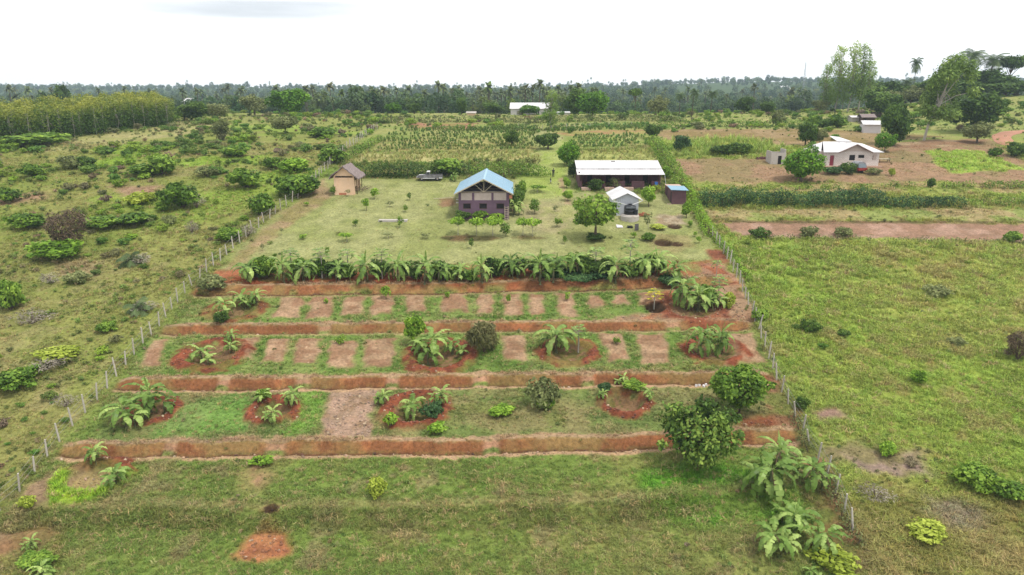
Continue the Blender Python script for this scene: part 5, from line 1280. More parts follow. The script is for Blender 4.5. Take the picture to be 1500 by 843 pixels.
# ------------------------------------------------------------------ hedges: one plant mass each
def hedge(label, px_line, hpx, depth, mat, n_per_m=70, size=.2, name='hedge', cat='hedge', gap=0.0, seed=1):
    W = poly_w(px_line); seg = np.hypot(*np.diff(W, axis=0).T); cum = np.concatenate([[0], np.cumsum(seg)]); rng = np.random.default_rng(seed)
    mid = len(W) // 2; _, mz, e = scale_at(*W[mid]); H = max(.5, hpx * mz - .6 * depth * math.tan(e)); lb = []; d = 0; mb = MB()
    o = np.array([W[0][0], W[0][1], gz(*W[0])])
    while d < cum[-1]:
        if rng.random() >= gap:
            x = np.interp(d, cum, W[:, 0]); y = np.interp(d, cum, W[:, 1]) + depth * .5 + rng.normal() * depth * .15; hh = H * (.7 + .45 * rng.random()); rr = depth * .5 * (.75 + .5 * rng.random())
            z = gz(x, y); lb.append((x - o[0], y - o[1], z - o[2] + hh * .45, max(rr, .5), rr, hh * .55)); mb.tube([(x - o[0], y - o[1], z - o[2] - .2), (x - o[0] + .2 * rng.normal(), y - o[1], z - o[2] + hh * .8)], [.05, .02], 4)
        d += depth * .30
    n = int(cum[-1] * n_per_m); arr = np.array(lb)
    zmin = arr[:, 2].min() - 3; arr[:, 2] -= zmin
    v, t = cloud(rng, arr, n, size, shell=.5); v = v + np.array([0, 0, zmin])
    r = empty(name, o); tag(r, label, cat); link('foliage', crown_mesh('foliage', (v, t), mat), r); mb.build('stem', M['bark'], r); return r
hedge('thick green hedge behind the mud house and the pickup truck', [(528, 262), (580, 263), (640, 260), (692, 258)], 20, 3.0, M['leaf_dark'], 320, .24, seed=2)
hedge('dark clipped hedge behind the purple house left of the grass lane', [(700, 260), (750, 260), (796, 260)], 19, 3.2, M['leaf_green'], 320, .24, seed=3)
hedge('long dense blue green crop hedge across the strip right of the outhouse', [(1034, 305), (1120, 305), (1200, 306), (1298, 305)], 25, 3.4, M['leaf_hedge'], 520, .24, seed=4)
hedge('shorter blue green hedge continuing right of the long dense one', [(1306, 306), (1360, 306), (1408, 306)], 19, 2.6, M['leaf_hedge'], 360, .22, gap=.06, seed=5)
hedge('thin straggling hedge at the far right end of the green strip', [(1418, 304), (1470, 304), (1530, 303)], 14, 2.0, M['leaf_green'], 90, .2, gap=.3, seed=6)
hedge('row of mixed low shrubs below the block house', [(1012, 281), (1100, 281), (1200, 280), (1300, 279)], 11, 1.8, M['leaf_green'], 70, .2, gap=.42, seed=7)
hedge('patchy row of low shrubs running on to the right edge below the ploughed field', [(1306, 278), (1400, 278), (1530, 277)], 13, 2.0, M['leaf_green'], 80, .2, gap=.4, seed=8)
hedge('green boundary hedge over the right fence beside the outhouse', [(1042, 352), (1028, 325), (1016, 300), (1008, 284)], 17, 1.8, M['leaf_bright'], 190, .2, seed=9)
hedge('tall green boundary hedge behind the outhouse up to the far fields', [(1004, 284), (994, 266), (982, 248), (970, 232), (958, 212)], 20, 3.2, M['leaf_green'], 150, .24, seed=10)
hedge('line of shrubs along the near half of the right fence', [(1100, 420), (1075, 380), (1052, 356)], 12, 1.3, M['leaf_bright'], 110, .18, gap=.25, seed=11)
hedge('low growth smothering the right fence near the bananas', [(1262, 810), (1236, 760), (1214, 715), (1190, 672), (1166, 620)], 22, 1.2, M['leaf_olive'], 120, .14, gap=.2, seed=12)
hedge('thin line of scrub below the pink ploughed strip', [(1110, 352), (1200, 354), (1300, 356), (1400, 358), (1520, 360)], 10, 1.5, M['leaf_olive'], 50, .18, gap=.45, seed=13)
hedge('low green rows across the far fields left of the grass lane', [(540, 246), (620, 245), (700, 244), (770, 243)], 8, 1.6, M['leaf_green'], 60, .2, gap=.2, seed=14)
hedge('dark scrubby hedge on the left side of the far fields', [(556, 208), (530, 222), (500, 243)], 12, 2.4, M['leaf_green'], 80, .24, gap=.2, seed=15)
hedge('low hedge across the far field before the white house', [(640, 192), (720, 191), (790, 190)], 8, 2.5, M['leaf_dark'], 60, .3, gap=.15, seed=16)
hedge('brushy hedge line on the ridge right of the white house', [(815, 179), (880, 178), (950, 178), (1000, 180)], 11, 4.0, M['leaf_olive'], 70, .35, gap=.1, seed=17)
hedge('brushy hedge line on the ridge left of the white house', [(560, 182), (640, 180), (730, 180), (800, 181)], 12, 4.0, M['leaf_olive'], 70, .35, gap=.1, seed=18)
hedge('row of bushes between the ridge and the brown far field', [(965, 188), (1060, 187), (1150, 187), (1240, 184)], 12, 3.5, M['leaf_green'], 70, .3, gap=.25, seed=19)
# ------------------------------------------------------------------ bananas
BAN = 'banana plants on the terraces'
def ban(px, py, w, h, label, key='banana', group=BAN): place(key, px, py, w, h, 'banana_plant', label, 'banana plant', group)
ROW = 'banana plants in the long row'
for px, py, w, h, lb in [
    (363, 411, 40, 42, 'banana plant at the left end of the long banana row'), (415, 411, 40, 48, 'banana plant second from the left in the long row, with a pale upright leaf'),
    (446, 411, 42, 46, 'drooping banana plant third from the left in the long row'), (496, 409, 36, 38, 'smaller yellowish banana plant in the left part of the long row'),
    (535, 412, 46, 54, 'tall banana plant with star shaped crown in the left half of the long row'), (583, 411, 40, 54, 'banana plant with white furled leaf left of the gap in the row'),
    (625, 411, 48, 50, 'wide banana plant with many drooping leaves just left of the gap in the row'), (651, 410, 32, 36, 'narrow banana plant tucked right of the wide drooping one'),
    (675, 410, 30, 34, 'small banana plant at the left side of the gap in the row'), (705, 411, 34, 48, 'banana plant with a bright upright leaf at the right side of the gap'),
    (747, 404, 38, 48, 'banana plant with white furled leaf right of the gap in the row'), (790, 410, 50, 52, 'largest drooping banana clump in the right half of the row'),
    (812, 406, 40, 46, 'banana plant close behind the largest drooping clump'), (841, 403, 40, 46, 'banana plant with upright green leaf in the middle of the right half of the row'),
    (901, 410, 48, 52, 'dark green banana plant with spread leaves below the open lawn tree'), (944, 404, 46, 50, 'banana plant in the dense right end of the row'),
    (962, 402, 44, 44, 'last full banana plant at the right end of the row'), (988, 406, 40, 36, 'low banana plant right of the row end')]:
    ban(px, py + 2, w * 1.22, h * 1.12, lb, group=ROW)
for px, py, w, h, lb, k in [
    (1000, 452, 50, 60, 'tall banana plant in the red earth clump right of the yellow papaya', 'banana'), (1022, 455, 46, 44, 'low spread banana plant in the red earth clump right of the yellow papaya', 'banana'), (1042, 450, 40, 42, 'banana plant with a yellowing leaf on the right of the red earth clump', 'banana'),
    (330, 464, 34, 34, 'pale young banana plant in the left ring of the upper terrace', 'banana_young'), (354, 450, 34, 30, 'banana plant behind the pale one in the left ring of the upper terrace', 'banana_young'), (376, 446, 30, 28, 'banana plant at the right of the left ring of the upper terrace', 'banana_young'),
    (296, 531, 40, 34, 'bushy banana plant at the left of the round red ring', 'banana_young'), (338, 518, 24, 24, 'slim young banana plant at the right of the round red ring', 'banana_young'), (340, 503, 22, 26, 'slim young banana plant furthest back in the round red ring', 'banana_young'),
    (634, 524, 54, 48, 'pale banana plant with wide leaves in the wide red ring', 'banana'), (662, 520, 36, 34, 'ragged banana plant beside the large brown green clump', 'banana_young'), (614, 512, 24, 20, 'small banana sucker under the bright upright bush', 'banana_young'),
    (815, 517, 56, 54, 'arching banana plant in the red ring in the middle of the terrace', 'banana'), (1026, 521, 46, 54, 'dense dark banana plant left in the right hand red ring', 'banana'), (1054, 519, 38, 52, 'upright banana plant right in the right hand red ring', 'banana'),
    (184, 622, 60, 54, 'banana plant leaning left by the left fence', 'banana'), (222, 604, 58, 56, 'banana plant with long drooping leaves right of the leaning one', 'banana'),
    (384, 590, 30, 24, 'pale thin banana plant at the back of the left lower ring', 'banana_young'), (431, 592, 30, 32, 'pale young banana plant at the right of the left lower ring', 'banana_young'), (400, 620, 30, 32, 'small banana plant at the front of the left lower ring', 'banana_young'),
    (562, 592, 28, 26, 'small banana plant at the left of the middle lower ring', 'banana_young'), (606, 614, 40, 44, 'young banana plant with upright leaf in the middle lower ring', 'banana_young'), (647, 592, 34, 32, 'young banana plant at the right of the middle lower ring', 'banana_young'),
    (884, 585, 18, 18, 'tiny banana plant at the left of the right lower ring', 'banana_young'), (913, 562, 20, 18, 'tiny banana plant at the back of the right lower ring', 'banana_young'), (950, 584, 20, 20, 'tiny banana plant at the right of the right lower ring', 'banana_young'),
    (141, 680, 42, 46, 'dark banana plant before the lowest red bank at the left', 'banana_young'), (171, 710, 56, 42, 'wide low banana plant beside the grassy ring at the left', 'banana_young'),
    (48, 806, 30, 32, 'thin young banana plant in the lower left corner', 'banana_young'), (62, 846, 40, 38, 'pale young banana plant at the bottom edge of the lower left corner', 'banana_young'),
    (1127, 724, 92, 92, 'largest banana plant with broad pale leaves right of the big dark tree', 'banana'), (1188, 714, 68, 66, 'banana plant with bright upright leaf close to the right fence', 'banana'), (1140, 690, 70, 74, 'banana plant behind the largest one right of the big dark tree', 'banana'),
    (1132, 812, 76, 76, 'banana plant at the lower right with two bright upright leaves', 'banana'), (1162, 782, 70, 64, 'banana plant behind the two leaved one at the lower right', 'banana'), (1206, 808, 68, 66, 'banana plant nearest the fence at the lower right', 'banana'), (1186, 846, 30, 26, 'tiny banana sucker at the bottom edge near the fence', 'banana_young')]:
    f_ = 1.2 if py < 640 else 1.0
    ban(px, py, w * f_, h * f_, lb, k)

# ------------------------------------------------------------------ trees one can tell apart
def tree(key, px, py, w, h, label, name='tree', cat='tree', group=None): place(key, px, py, w, h, name, label, cat, group)
def hill(key, px, Y, top, w, label, name='tree', cat='tree'):
    """a tree whose foot is hidden behind the brow: known by its distance and its top"""
    d = ray_dir(px, top); t = Y / d[1]; x = float(d[0] * t); z = gz(x, Y)
    place(key, 0, 0, 0, 0, name, label, cat, xy=(x, float(Y)), size=(w * Y * 1.03 / FPX, max(3.0, CZ + d[2] * t - z)))
tree('tree_open', 872, 352, 74, 76, 'open branched tree standing alone on the lawn left of the iron shed')
tree('tree_thicket', 1030, 710, 128, 126, 'big dark tangled tree at the right of the lowest red bank')
tree('tree_sunny', 1090, 622, 92, 84, 'rounded sunlit tree behind the big dark tangled tree')
tree('tree_mango', 425, 171, 64, 44, 'large round bright mango tree alone on the left ridge', 'mango_tree', 'mango tree')
tree('tree_mango', 1173, 266, 62, 56, 'round dense mango tree in front of the block house', 'mango_tree', 'mango tree')
tree('tree_mango', 868, 173, 50, 42, 'round green tree right of the white house annex')
tree('tree_dark', 842, 172, 36, 46, 'dark tree between the white annex and the round green tree')
tree('tree_dark', 676, 163, 20, 28, 'narrow dark tree left of the long white house')
tree('tree_dark', 607, 166, 26, 18, 'low dark tree on the ridge left of the narrow dark one')
tree('tree_mango', 576, 166, 26, 18, 'bright low tree on the ridge between the round mango and the low dark tree')
tree('tree_mango', 775, 156, 34, 16, 'bright tree crown rising behind the long white house')
tree('tree_dark', 722, 168, 34, 20, 'dark bushy tree at the left end of the long white house')
tree('tree_flat', 930, 168, 26, 40, 'flat crowned tree on a bare trunk at the ridge')
tree('tree_olive', 964, 172, 34, 34, 'pale olive tree right of the flat crowned tree')
tree('euc_tall', 809, 191, 34, 58, 'thin eucalyptus in front of the long white house', 'eucalyptus_tree', 'eucalyptus')
tree('tree_dark', 750, 214, 26, 26, 'small dark tree left of the grass lane in the far fields')
tree('tree_dark', 803, 219, 38, 28, 'broad dark tree in the middle of the grass lane')
tree('tree_mango', 831, 243, 36, 40, 'bright round tree beside the end of the long low building')
tree('tree_dark', 840, 260, 24, 26, 'dark bush tree touching the left end of the long low building')
tree('tree_dark', 955, 204, 27, 24, 'small dark tree on the far boundary above the long low building')
tree('tree_dark', 1179, 215, 34, 42, 'grey green tree behind the left end of the block house')
tree('tree_olive', 1200, 214, 22, 30, 'thin olive tree right of the grey green one behind the block house')
tree('tree_dark', 1310, 214, 48, 66, 'tall dark tree right of the small white hut')
tree('tree_mango', 1296, 222, 34, 30, 'small bright round tree at the foot of the tall dark tree')
tree('tree_weeping', 1368, 206, 88, 128, 'tall leaning pale trunked tree with weeping crown')
tree('tree_dark', 1424, 195, 78, 66, 'broad dark tree right of the weeping tree')
tree('tree_olive', 1431, 210, 48, 34, 'olive bushy tree beside the red road')
tree('tree_dark', 1288, 172, 56, 44, 'dark tree under the tall eucalyptus group')
tree('tree_olive', 1302, 168, 36, 40, 'feathery grey tree beside the dark one under the eucalyptus group')
EU = 'tall eucalyptus group'
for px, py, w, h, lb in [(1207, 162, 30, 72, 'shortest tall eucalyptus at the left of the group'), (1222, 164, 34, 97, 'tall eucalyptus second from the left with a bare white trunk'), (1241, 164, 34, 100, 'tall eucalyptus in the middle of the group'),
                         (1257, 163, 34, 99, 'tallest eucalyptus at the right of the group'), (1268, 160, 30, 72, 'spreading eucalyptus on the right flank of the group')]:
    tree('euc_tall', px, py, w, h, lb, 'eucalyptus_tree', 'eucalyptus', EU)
hill('palm', 1344, 300, 84, 20, 'lone coconut palm against the sky left of the weeping tree', 'coconut_palm', 'palm')
hill('palm', 1322, 300, 116, 26, 'low coconut palm right of the tall eucalyptus group', 'coconut_palm', 'palm')
hill('palm', 1432, 290, 71, 44, 'tall coconut palm on the hilltop above the broad dark tree', 'coconut_palm', 'palm')
hill('palm', 1456, 290, 79, 44, 'second coconut palm on the hilltop right of the tall one', 'coconut_palm', 'palm')
hill('tree_flat', 1484, 290, 80, 44, 'flat topped acacia on the hilltop before the white walled house')
hill('tree_dark', 1412, 290, 92, 66, 'dark tree on the hilltop behind the weeping tree')
hill('tree_dark', 1446, 290, 98, 66, 'dark tree on the hilltop below the palms')
hill('tree_dark', 1362, 290, 112, 44, 'dark tree crown left behind the weeping tree')
hill('tree_olive', 1338, 290, 124, 36, 'olive trees edge on the hill left of the weeping tree')
tree('tree_olive', 1200, 160, 26, 22, 'brown leaved tree at the foot of the eucalyptus group')
tree('tree_olive', 373, 170, 46, 34, 'olive brown tree left of the round mango on the ridge')
tree('tree_dark', 290, 178, 38, 32, 'dark tree at the right end of the young plantation')
tree('tree_olive', 318, 176, 40, 28, 'pale scrubby tree between the dark tree and the olive brown one')
tree('tree_olive', 326, 206, 30, 34, 'thin wispy tree in the scrub below the pale scrubby tree')
hill('tree_dark', 88, 340, 120, 26, 'dark tree crown rising behind the young plantation')
tree('tree_olive', 418, 196, 46, 30, 'olive thicket tree below the round mango')
tree('tree_dark', 271, 177, 36, 27, 'dark bushy tree before the tiny white house at the end of the plantation')
tree('palm', 1013, 172, 22, 42, 'coconut palm with pale trunk on the ridge right of the olive tree', 'coconut_palm', 'palm')
tree('palm', 1040, 168, 22, 36, 'coconut palm further right on the ridge', 'coconut_palm', 'palm')
tree('palm', 995, 170, 20, 34, 'coconut palm nearest the pale olive tree on the ridge', 'coconut_palm', 'palm')
tree('tree_dark', 1090, 166, 32, 26, 'dark tree on the ridge left of the brown far field')
tree('tree_dark', 1124, 160, 26, 20, 'second dark tree on the ridge further right')
for px, Y, top, w, lb in [(1398, 284, 112, 50, 'dark tree filling the gap right of the weeping crown'), (1428, 296, 104, 50, 'dark tree under the taller hilltop palm'), (1462, 288, 108, 48, 'dark tree under the second hilltop palm'), (1476, 275, 118, 44, 'dark tree below the hilltop acacia'), (1330, 300, 122, 44, 'dark tree on the brow between the eucalyptus group and the weeping tree'), (1300, 296, 116, 44, 'dark tree on the brow right behind the eucalyptus group')]:
    hill('tree_dark', px, Y, top, w * 1.5, lb)
# the young eucalyptus plantation at the left
EP = 'young eucalyptus plantation'
a0 = np.array(at(-70, 214)); a1 = np.array(at(30, 207)); a2 = np.array(at(120, 200)); a3 = np.array(at(254, 183)); front = np.array([a0, a1, a2, a3]); dcum = np.concatenate([[0], np.cumsum(np.hypot(*np.diff(front, axis=0).T))])
back = np.array([-.6, 1.0]); back = back / np.linalg.norm(back)
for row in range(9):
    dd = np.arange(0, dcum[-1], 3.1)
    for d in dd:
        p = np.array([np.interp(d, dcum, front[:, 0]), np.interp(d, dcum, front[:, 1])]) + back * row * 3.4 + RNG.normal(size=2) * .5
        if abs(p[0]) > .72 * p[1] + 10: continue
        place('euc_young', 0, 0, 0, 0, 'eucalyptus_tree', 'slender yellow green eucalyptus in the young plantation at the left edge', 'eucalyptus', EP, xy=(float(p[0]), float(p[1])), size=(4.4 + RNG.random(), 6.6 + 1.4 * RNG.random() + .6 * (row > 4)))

# ------------------------------------------------------------------ papayas, orchard, saplings
for px, py, w, h, lb, k in [
    (958, 454, 26, 28, 'yellow leaved papaya beside the dark pit', 'papaya_yellow'), (872, 404, 34, 40, 'papaya with pale trunk in the right half of the banana row', 'papaya'), (472, 408, 30, 42, 'papaya between the third and fourth banana of the row', 'papaya'),
    (560, 409, 28, 44, 'papaya left of the banana with white furled leaf', 'papaya'), (922, 402, 30, 50, 'tall papaya in the right end of the banana row', 'papaya'), (847, 517, 34, 38, 'papaya with slim trunk right of the arching banana', 'papaya'),
    (427, 394, 28, 28, 'papaya behind the left part of the banana row', 'papaya'), (510, 400, 28, 34, 'papaya behind the star crowned banana', 'papaya'), (1052, 440, 26, 34, 'papaya behind the red earth clump', 'papaya'), (1049, 408, 18, 26, 'slender young papaya on red soil near the right fence', 'papaya')]:
    place(k, px, py, w, h, 'papaya_tree', lb, 'papaya tree', 'papaya trees')
OR = 'small orchard trees before the purple house'
for px, py, w, h, lb, k in [(671, 345, 28, 30, 'small tree at the left of the mulched bed before the purple house', 'orchard_tree'), (698, 346, 32, 30, 'flat crowned small tree before the left wall of the purple house', 'orchard_tree'), (722, 346, 34, 30, 'flat crowned small tree before the middle of the purple house', 'orchard_tree'),
                            (741, 347, 20, 24, 'dense dark bushy tree at the right end of the mulched bed', 'sapling'), (766, 345, 26, 28, 'small tree right of the purple house on the mulched strip', 'orchard_tree'), (780, 347, 28, 30, 'small pale stemmed tree furthest right on the mulched strip', 'orchard_tree')]:
    tree(k, px, py, w, h, lb, 'orchard_tree', 'small tree', OR)
SG = 'saplings on the mown lawn'
for px, py, w, h, lb, k in [
    (489, 287, 11, 16, 'sapling at the left front corner of the mud house', 'sapling'), (510, 288, 10, 12, 'sapling in front of the mud house wall', 'sapling_olive'), (549, 292, 17, 19, 'leafy sapling right of the mud house', 'sapling_bright'),
    (537, 309, 14, 21, 'leaning sapling below the leafy one right of the mud house', 'sapling_bright'), (571, 304, 14, 10, 'pale grey sapling in the middle of the upper lawn', 'sapling_olive'), (600, 294, 9, 13, 'small sapling below the pickup truck', 'sapling'),
    (594, 311, 9, 13, 'small sapling halfway between the pickup and the slab', 'sapling'), (521, 332, 11, 12, 'round headed sapling left of the concrete slab', 'sapling'), (586, 334, 13, 19, 'dark sapling at the right end of the concrete slab', 'sapling'),
    (444, 351, 15, 9, 'wide low yellow green sapling on the left lawn', 'sapling_bright'), (508, 355, 26, 15, 'umbrella shaped sapling in the middle of the lower lawn', 'orchard_tree'), (569, 349, 22, 10, 'wide low sapling below the concrete slab', 'sapling_olive'),
    (624, 350, 18, 9, 'wide thin sapling left of the orchard trees', 'sapling_olive'), (450, 302, 10, 7, 'tiny bright sapling by the left fence', 'sapling_bright'), (413, 345, 8, 13, 'thin dark sapling near the left fence', 'sapling_olive'),
    (479, 374, 9, 15, 'thin sapling above the left part of the banana row', 'sapling'), (403, 378, 9, 8, 'small sapling behind the left end of the banana row', 'sapling'), (385, 368, 9, 12, 'small olive sapling beside the left fence near the banana row', 'sapling_olive'),
    (691, 365, 10, 18, 'upright dark sapling below the mulched bed', 'sapling'), (783, 314, 22, 26, 'two tiered dark sapling right of the purple house', 'sapling'), (787, 282, 30, 12, 'low spreading sapling on the green lawn right of the blue roof', 'orchard_tree'),
    (816, 333, 17, 17, 'round sapling left of the open lawn tree', 'sapling'), (814, 311, 10, 12, 'pale sapling on the bare patch left of the lawn tree', 'sapling_olive'), (827, 358, 9, 14, 'small upright sapling below the open lawn tree', 'sapling'),
    (832, 295, 16, 17, 'bright bush sapling at the lower end of the grass lane', 'tree_bright'), (830, 276, 14, 17, 'rounded bush sapling at the upper end of the path', 'tree_bright'), (950, 303, 22, 32, 'bright leafy young tree right of the iron shed', 'tree_bright'),
    (1005, 320, 17, 26, 'bright young tree near the hedge below the outhouse', 'tree_bright'), (1011, 333, 12, 11, 'small bright sapling below the young tree by the hedge', 'sapling_bright'), (1024, 357, 10, 12, 'small sapling near the lower end of the boundary hedge', 'sapling_bright'), (1018, 347, 9, 9, 'tiny sapling between the two by the boundary hedge', 'sapling_bright'),
    (948, 341, 16, 32, 'nearly bare sapling right of the water tank', 'sapling_olive'), (929, 349, 12, 10, 'pale sapling below the grey panel', 'sapling_bright')]:
    place(k, px, py, w, h, 'sapling', lb, 'sapling', SG)
for px, py, w, h, lb, k in [(500, 466, 10, 10, 'a', 'herb'),][:0]: pass
SB = 'young plants on the tilled beds'
for px, py, w, h, lb, k in [(478, 446, 10, 10, 'small plant on the second tilled bed of the upper terrace', 'sapling_bright'), (566, 440, 20, 24, 'leafy sapling behind the fourth tilled bed of the upper terrace', 'sapling_bright'), (655, 438, 12, 12, 'yellow green sapling on the sixth tilled bed', 'sapling_bright'),
                            (745, 447, 10, 18, 'thin upright plant on the eighth tilled bed', 'sapling_bright'), (831, 442, 11, 16, 'thin upright plant on the tenth tilled bed', 'sapling_bright'), (499, 506, 20, 18, 'round dark sapling at the back of a lower terrace bed', 'sapling'), (902, 506, 15, 15, 'grey green sapling on a bed right of the arching banana', 'sapling')]:
    place(k, px, py, w, h, 'sapling', lb, 'sapling', SB)

# ------------------------------------------------------------------ bushes
def bush(key, px, py, w, h, label, group=None, name='bush', cat='bush'): place(key, px, py, w, h, name, label, cat, group)
B = bush
LS = 'bushes in the left scrub'
for a in [
    ('bush_brown', 94, 372, 66, 69, 'large brown leafless thorn bush in the left scrub'), ('bush_bright', 70, 388, 84, 37, 'bright green bush at the foot of the brown thorn bush'), ('bush_green', 6, 460, 50, 52, 'green bush cut by the left edge of the view'),
    ('bush_green', 260, 311, 64, 44, 'dense green bush in the upper middle of the left scrub'), ('bush_grey', 285, 308, 36, 25, 'dry grey bush touching the dense green one on its right'), ('bush_green', 232, 260, 54, 37, 'leafy green bush further up the left scrub'),
    ('bush_green', 205, 262, 60, 20, 'low leafy spread left of the leafy green bush'), ('bush_green', 357, 280, 58, 34, 'green bush between the dense one and the left fence'), ('bush_green', 433, 294, 68, 40, 'leafy bush against the left fence below the mud house'),
    ('bush_green', 140, 340, 74, 22, 'low leafy bush right of the brown thorn bush'), ('bush_green', 188, 334, 68, 22, 'low leafy bush second right of the brown thorn bush'), ('bush_lime', 77, 538, 78, 28, 'low yellow green bush beside the lower left scrub'),
    ('bush_grey', 56, 552, 66, 28, 'dry grey tangle under the low yellow green bush'), ('bush_green', 10, 580, 74, 39, 'leafy green bush at the left edge below the grey tangle'), ('bush_grey', 90, 602, 38, 25, 'small dry dark tangle near the left fence'),
    ('bush_grey', 70, 420, 40, 22, 'dry grey bush below the bright green one'), ('bush_olive', 106, 420, 42, 22, 'dry olive bush beside the dry grey one'), ('bush_grey', 35, 484, 66, 28, 'dry grey bush right of the bush at the left edge'),
    ('bush_lime', 200, 304, 50, 23, 'yellow green bush left below the dense green bush'), ('bush_green', 330, 356, 46, 22, 'low leafy bush close to the left fence'), ('bush_grey', 360, 350, 28, 23, 'dry grey bush leaning on the left fence'),
    ('bush_green', 376, 320, 46, 37, 'leafy bush on the left fence above the dry grey one'), ('bush_green', 484, 242, 46, 28, 'leafy bush behind the mud house'), ('bush_bright', 428, 256, 52, 25, 'bright bush left of the leafy one behind the mud house'),
    ('bush_dark', 120, 248, 34, 18, 'small dark bush at the upper left of the scrub'), ('bush_green', 40, 218, 96, 22, 'wide green bush at the foot of the plantation'), ('bush_olive', 95, 250, 50, 22, 'olive bush left of the small dark one'),
    ('bush_green', 42, 262, 40, 22, 'leafy bush at the far left below the plantation'), ('bush_olive', 300, 262, 40, 18, 'olive bush above the green bush near the fence'), ('bush_green', 395, 250, 36, 22, 'leafy rounded bush in the bright scrub left of the mud house'),
    ('bush_green', 340, 232, 46, 18, 'green bush in the middle of the bright upper scrub'), ('bush_green', 470, 204, 50, 18, 'green bush on the upper scrub near the far fence corner'), ('bush_green', 236, 312, 26, 18, 'small leafy bush left of the dense green one'),
    ('bush_olive', 245, 332, 28, 17, 'olive bush below the dense green one'), ('bush_olive', 304, 436, 54, 30, 'pale olive bush straddling the left fence by the banana row'), ('bush_green', 28, 340, 60, 25, 'leafy bush left of the brown thorn bush'),
    ('bush_green', 8, 300, 44, 25, 'green bush at the left edge of the middle scrub'), ('bush_grey', 278, 344, 22, 22, 'small dead shrub in the open scrub'), ('bush_green', 150, 490, 36, 18, 'small leafy bush in the open lower scrub')]:
    B(*a, group=LS)
for px, py, w, h, lb in [(190, 388, 48, 38, 'low fan palm with dry skirt in the left scrub'), (204, 458, 54, 42, 'second low fan palm nearer the left fence')]:
    place('palm_low', px, py, w, h, 'fan_palm', lb, 'palm', 'low fan palms'); B('bush_grey', px + 5, py + 4, 46, 20, 'dry grey litter bush around the ' + ('upper' if py < 400 else 'lower') + ' fan palm', group=LS)
PB = 'bushes in the right pasture'
for a in [('bush_dark', 1190, 493, 32, 28, 'dark bush alone in the right pasture near the fence'), ('bush_dark', 1236, 497, 22, 14, 'small dark bush right of the lone dark one'), ('bush_bright', 1348, 567, 26, 26, 'small bright round bush in the middle of the right pasture'),
          ('bush_bright', 1304, 674, 34, 26, 'bright green bush on the bare patch of the right pasture'), ('bush_green', 1440, 728, 76, 44, 'low dark green bush at the lower right'), ('bush_green', 1484, 742, 60, 34, 'low green bush right of the dark one at the lower right'),
          ('bush_brown', 1498, 535, 44, 52, 'brown leaved bush cut by the right edge'), ('bush_green', 1116, 474, 30, 24, 'green bush on the right fence beside the third red bank'), ('bush_dark', 1116, 352, 32, 18, 'dark bush at the left end of the pink ploughed strip'),
          ('bush_olive', 1188, 352, 36, 20, 'grey green bush at the lower edge of the pink strip'), ('bush_olive', 1240, 350, 34, 18, 'second grey green bush along the pink strip'), ('bush_green', 1488, 358, 30, 18, 'green bush at the right end of the pink strip'),
          ('bush_olive', 1380, 440, 50, 20, 'grassy olive mound in the upper right pasture'), ('bush_dark', 1168, 486, 16, 12, 'tiny dark bush near the lone dark one'), ('bush_dark', 1176, 604, 24, 24, 'dark bush against the right fence below the round tree'),
          ('bush_olive', 1405, 510, 30, 16, 'faint olive bush in the right pasture'), ('bush_lime', 1370, 800, 70, 36, 'yellow green bush in the long brown grass at the lower right'), ('bush_grey', 1290, 745, 60, 28, 'dry grey bush in the long grass at the lower right')]:
    B(*a, group=PB)
HB = 'shrubs round the buildings'
for a in [('bush_dark', 678, 324, 34, 16, 'dark shrub at the left front of the purple house'), ('bush_green', 702, 324, 34, 16, 'green shrub at the front middle of the purple house'), ('bush_green', 728, 326, 28, 14, 'green shrub by the foot of the ladder'),
          ('bush_dark', 757, 312, 24, 42, 'tall dark shrub on the right wall of the purple house'), ('bush_green', 764, 290, 18, 26, 'shrub further back on the right wall of the purple house'), ('bush_dark', 874, 282, 24, 20, 'dark shrub before the first steps of the long low building'),
          ('bush_olive', 902, 278, 24, 18, 'olive shrub before the middle of the long low building'), ('bush_lime', 962, 281, 14, 11, 'yellow shrub by the blue cloth'), ('bush_bright', 976, 262, 20, 20, 'bright shrub behind the outhouse'),
          ('bush_lime', 964, 338, 30, 9, 'low yellow green patch right of the bare sapling'), ('bush_green', 952, 356, 26, 14, 'green shrub left of the dark pit on the lawn'), ('bush_dark', 873, 356, 34, 14, 'low dark shrub at the foot of the open lawn tree'),
          ('bush_dark', 1246, 257, 28, 22, 'dark shrub before the block house door opening'), ('bush_hedge', 1224, 258, 30, 14, 'blue green shrub right of the round mango by the block house'), ('bush_olive', 1284, 258, 26, 12, 'olive shrub right of the three wheeler'),
          ('bush_green', 655, 260, 58, 30, 'broad shrub overhanging the back of the pickup truck'), ('bush_lime', 1307, 259, 10, 14, 'small yellow shrub below the wooden table'), ('bush_dark', 760, 404, 44, 26, 'dark shrub between bananas right of the gap in the row')]:
    B(*a, group=HB)
place('banana_young', 753, 316, 30, 34, 'banana_plant', 'banana plant at the right front corner of the purple house', 'banana plant'); place('banana_young', 667, 266, 16, 20, 'banana_plant', 'banana plant behind the left eave of the purple house', 'banana plant'); place('banana_young', 738, 262, 16, 22, 'banana_plant', 'banana plant behind the right eave of the purple house', 'banana plant')
TB = 'shrubs among the terraces'
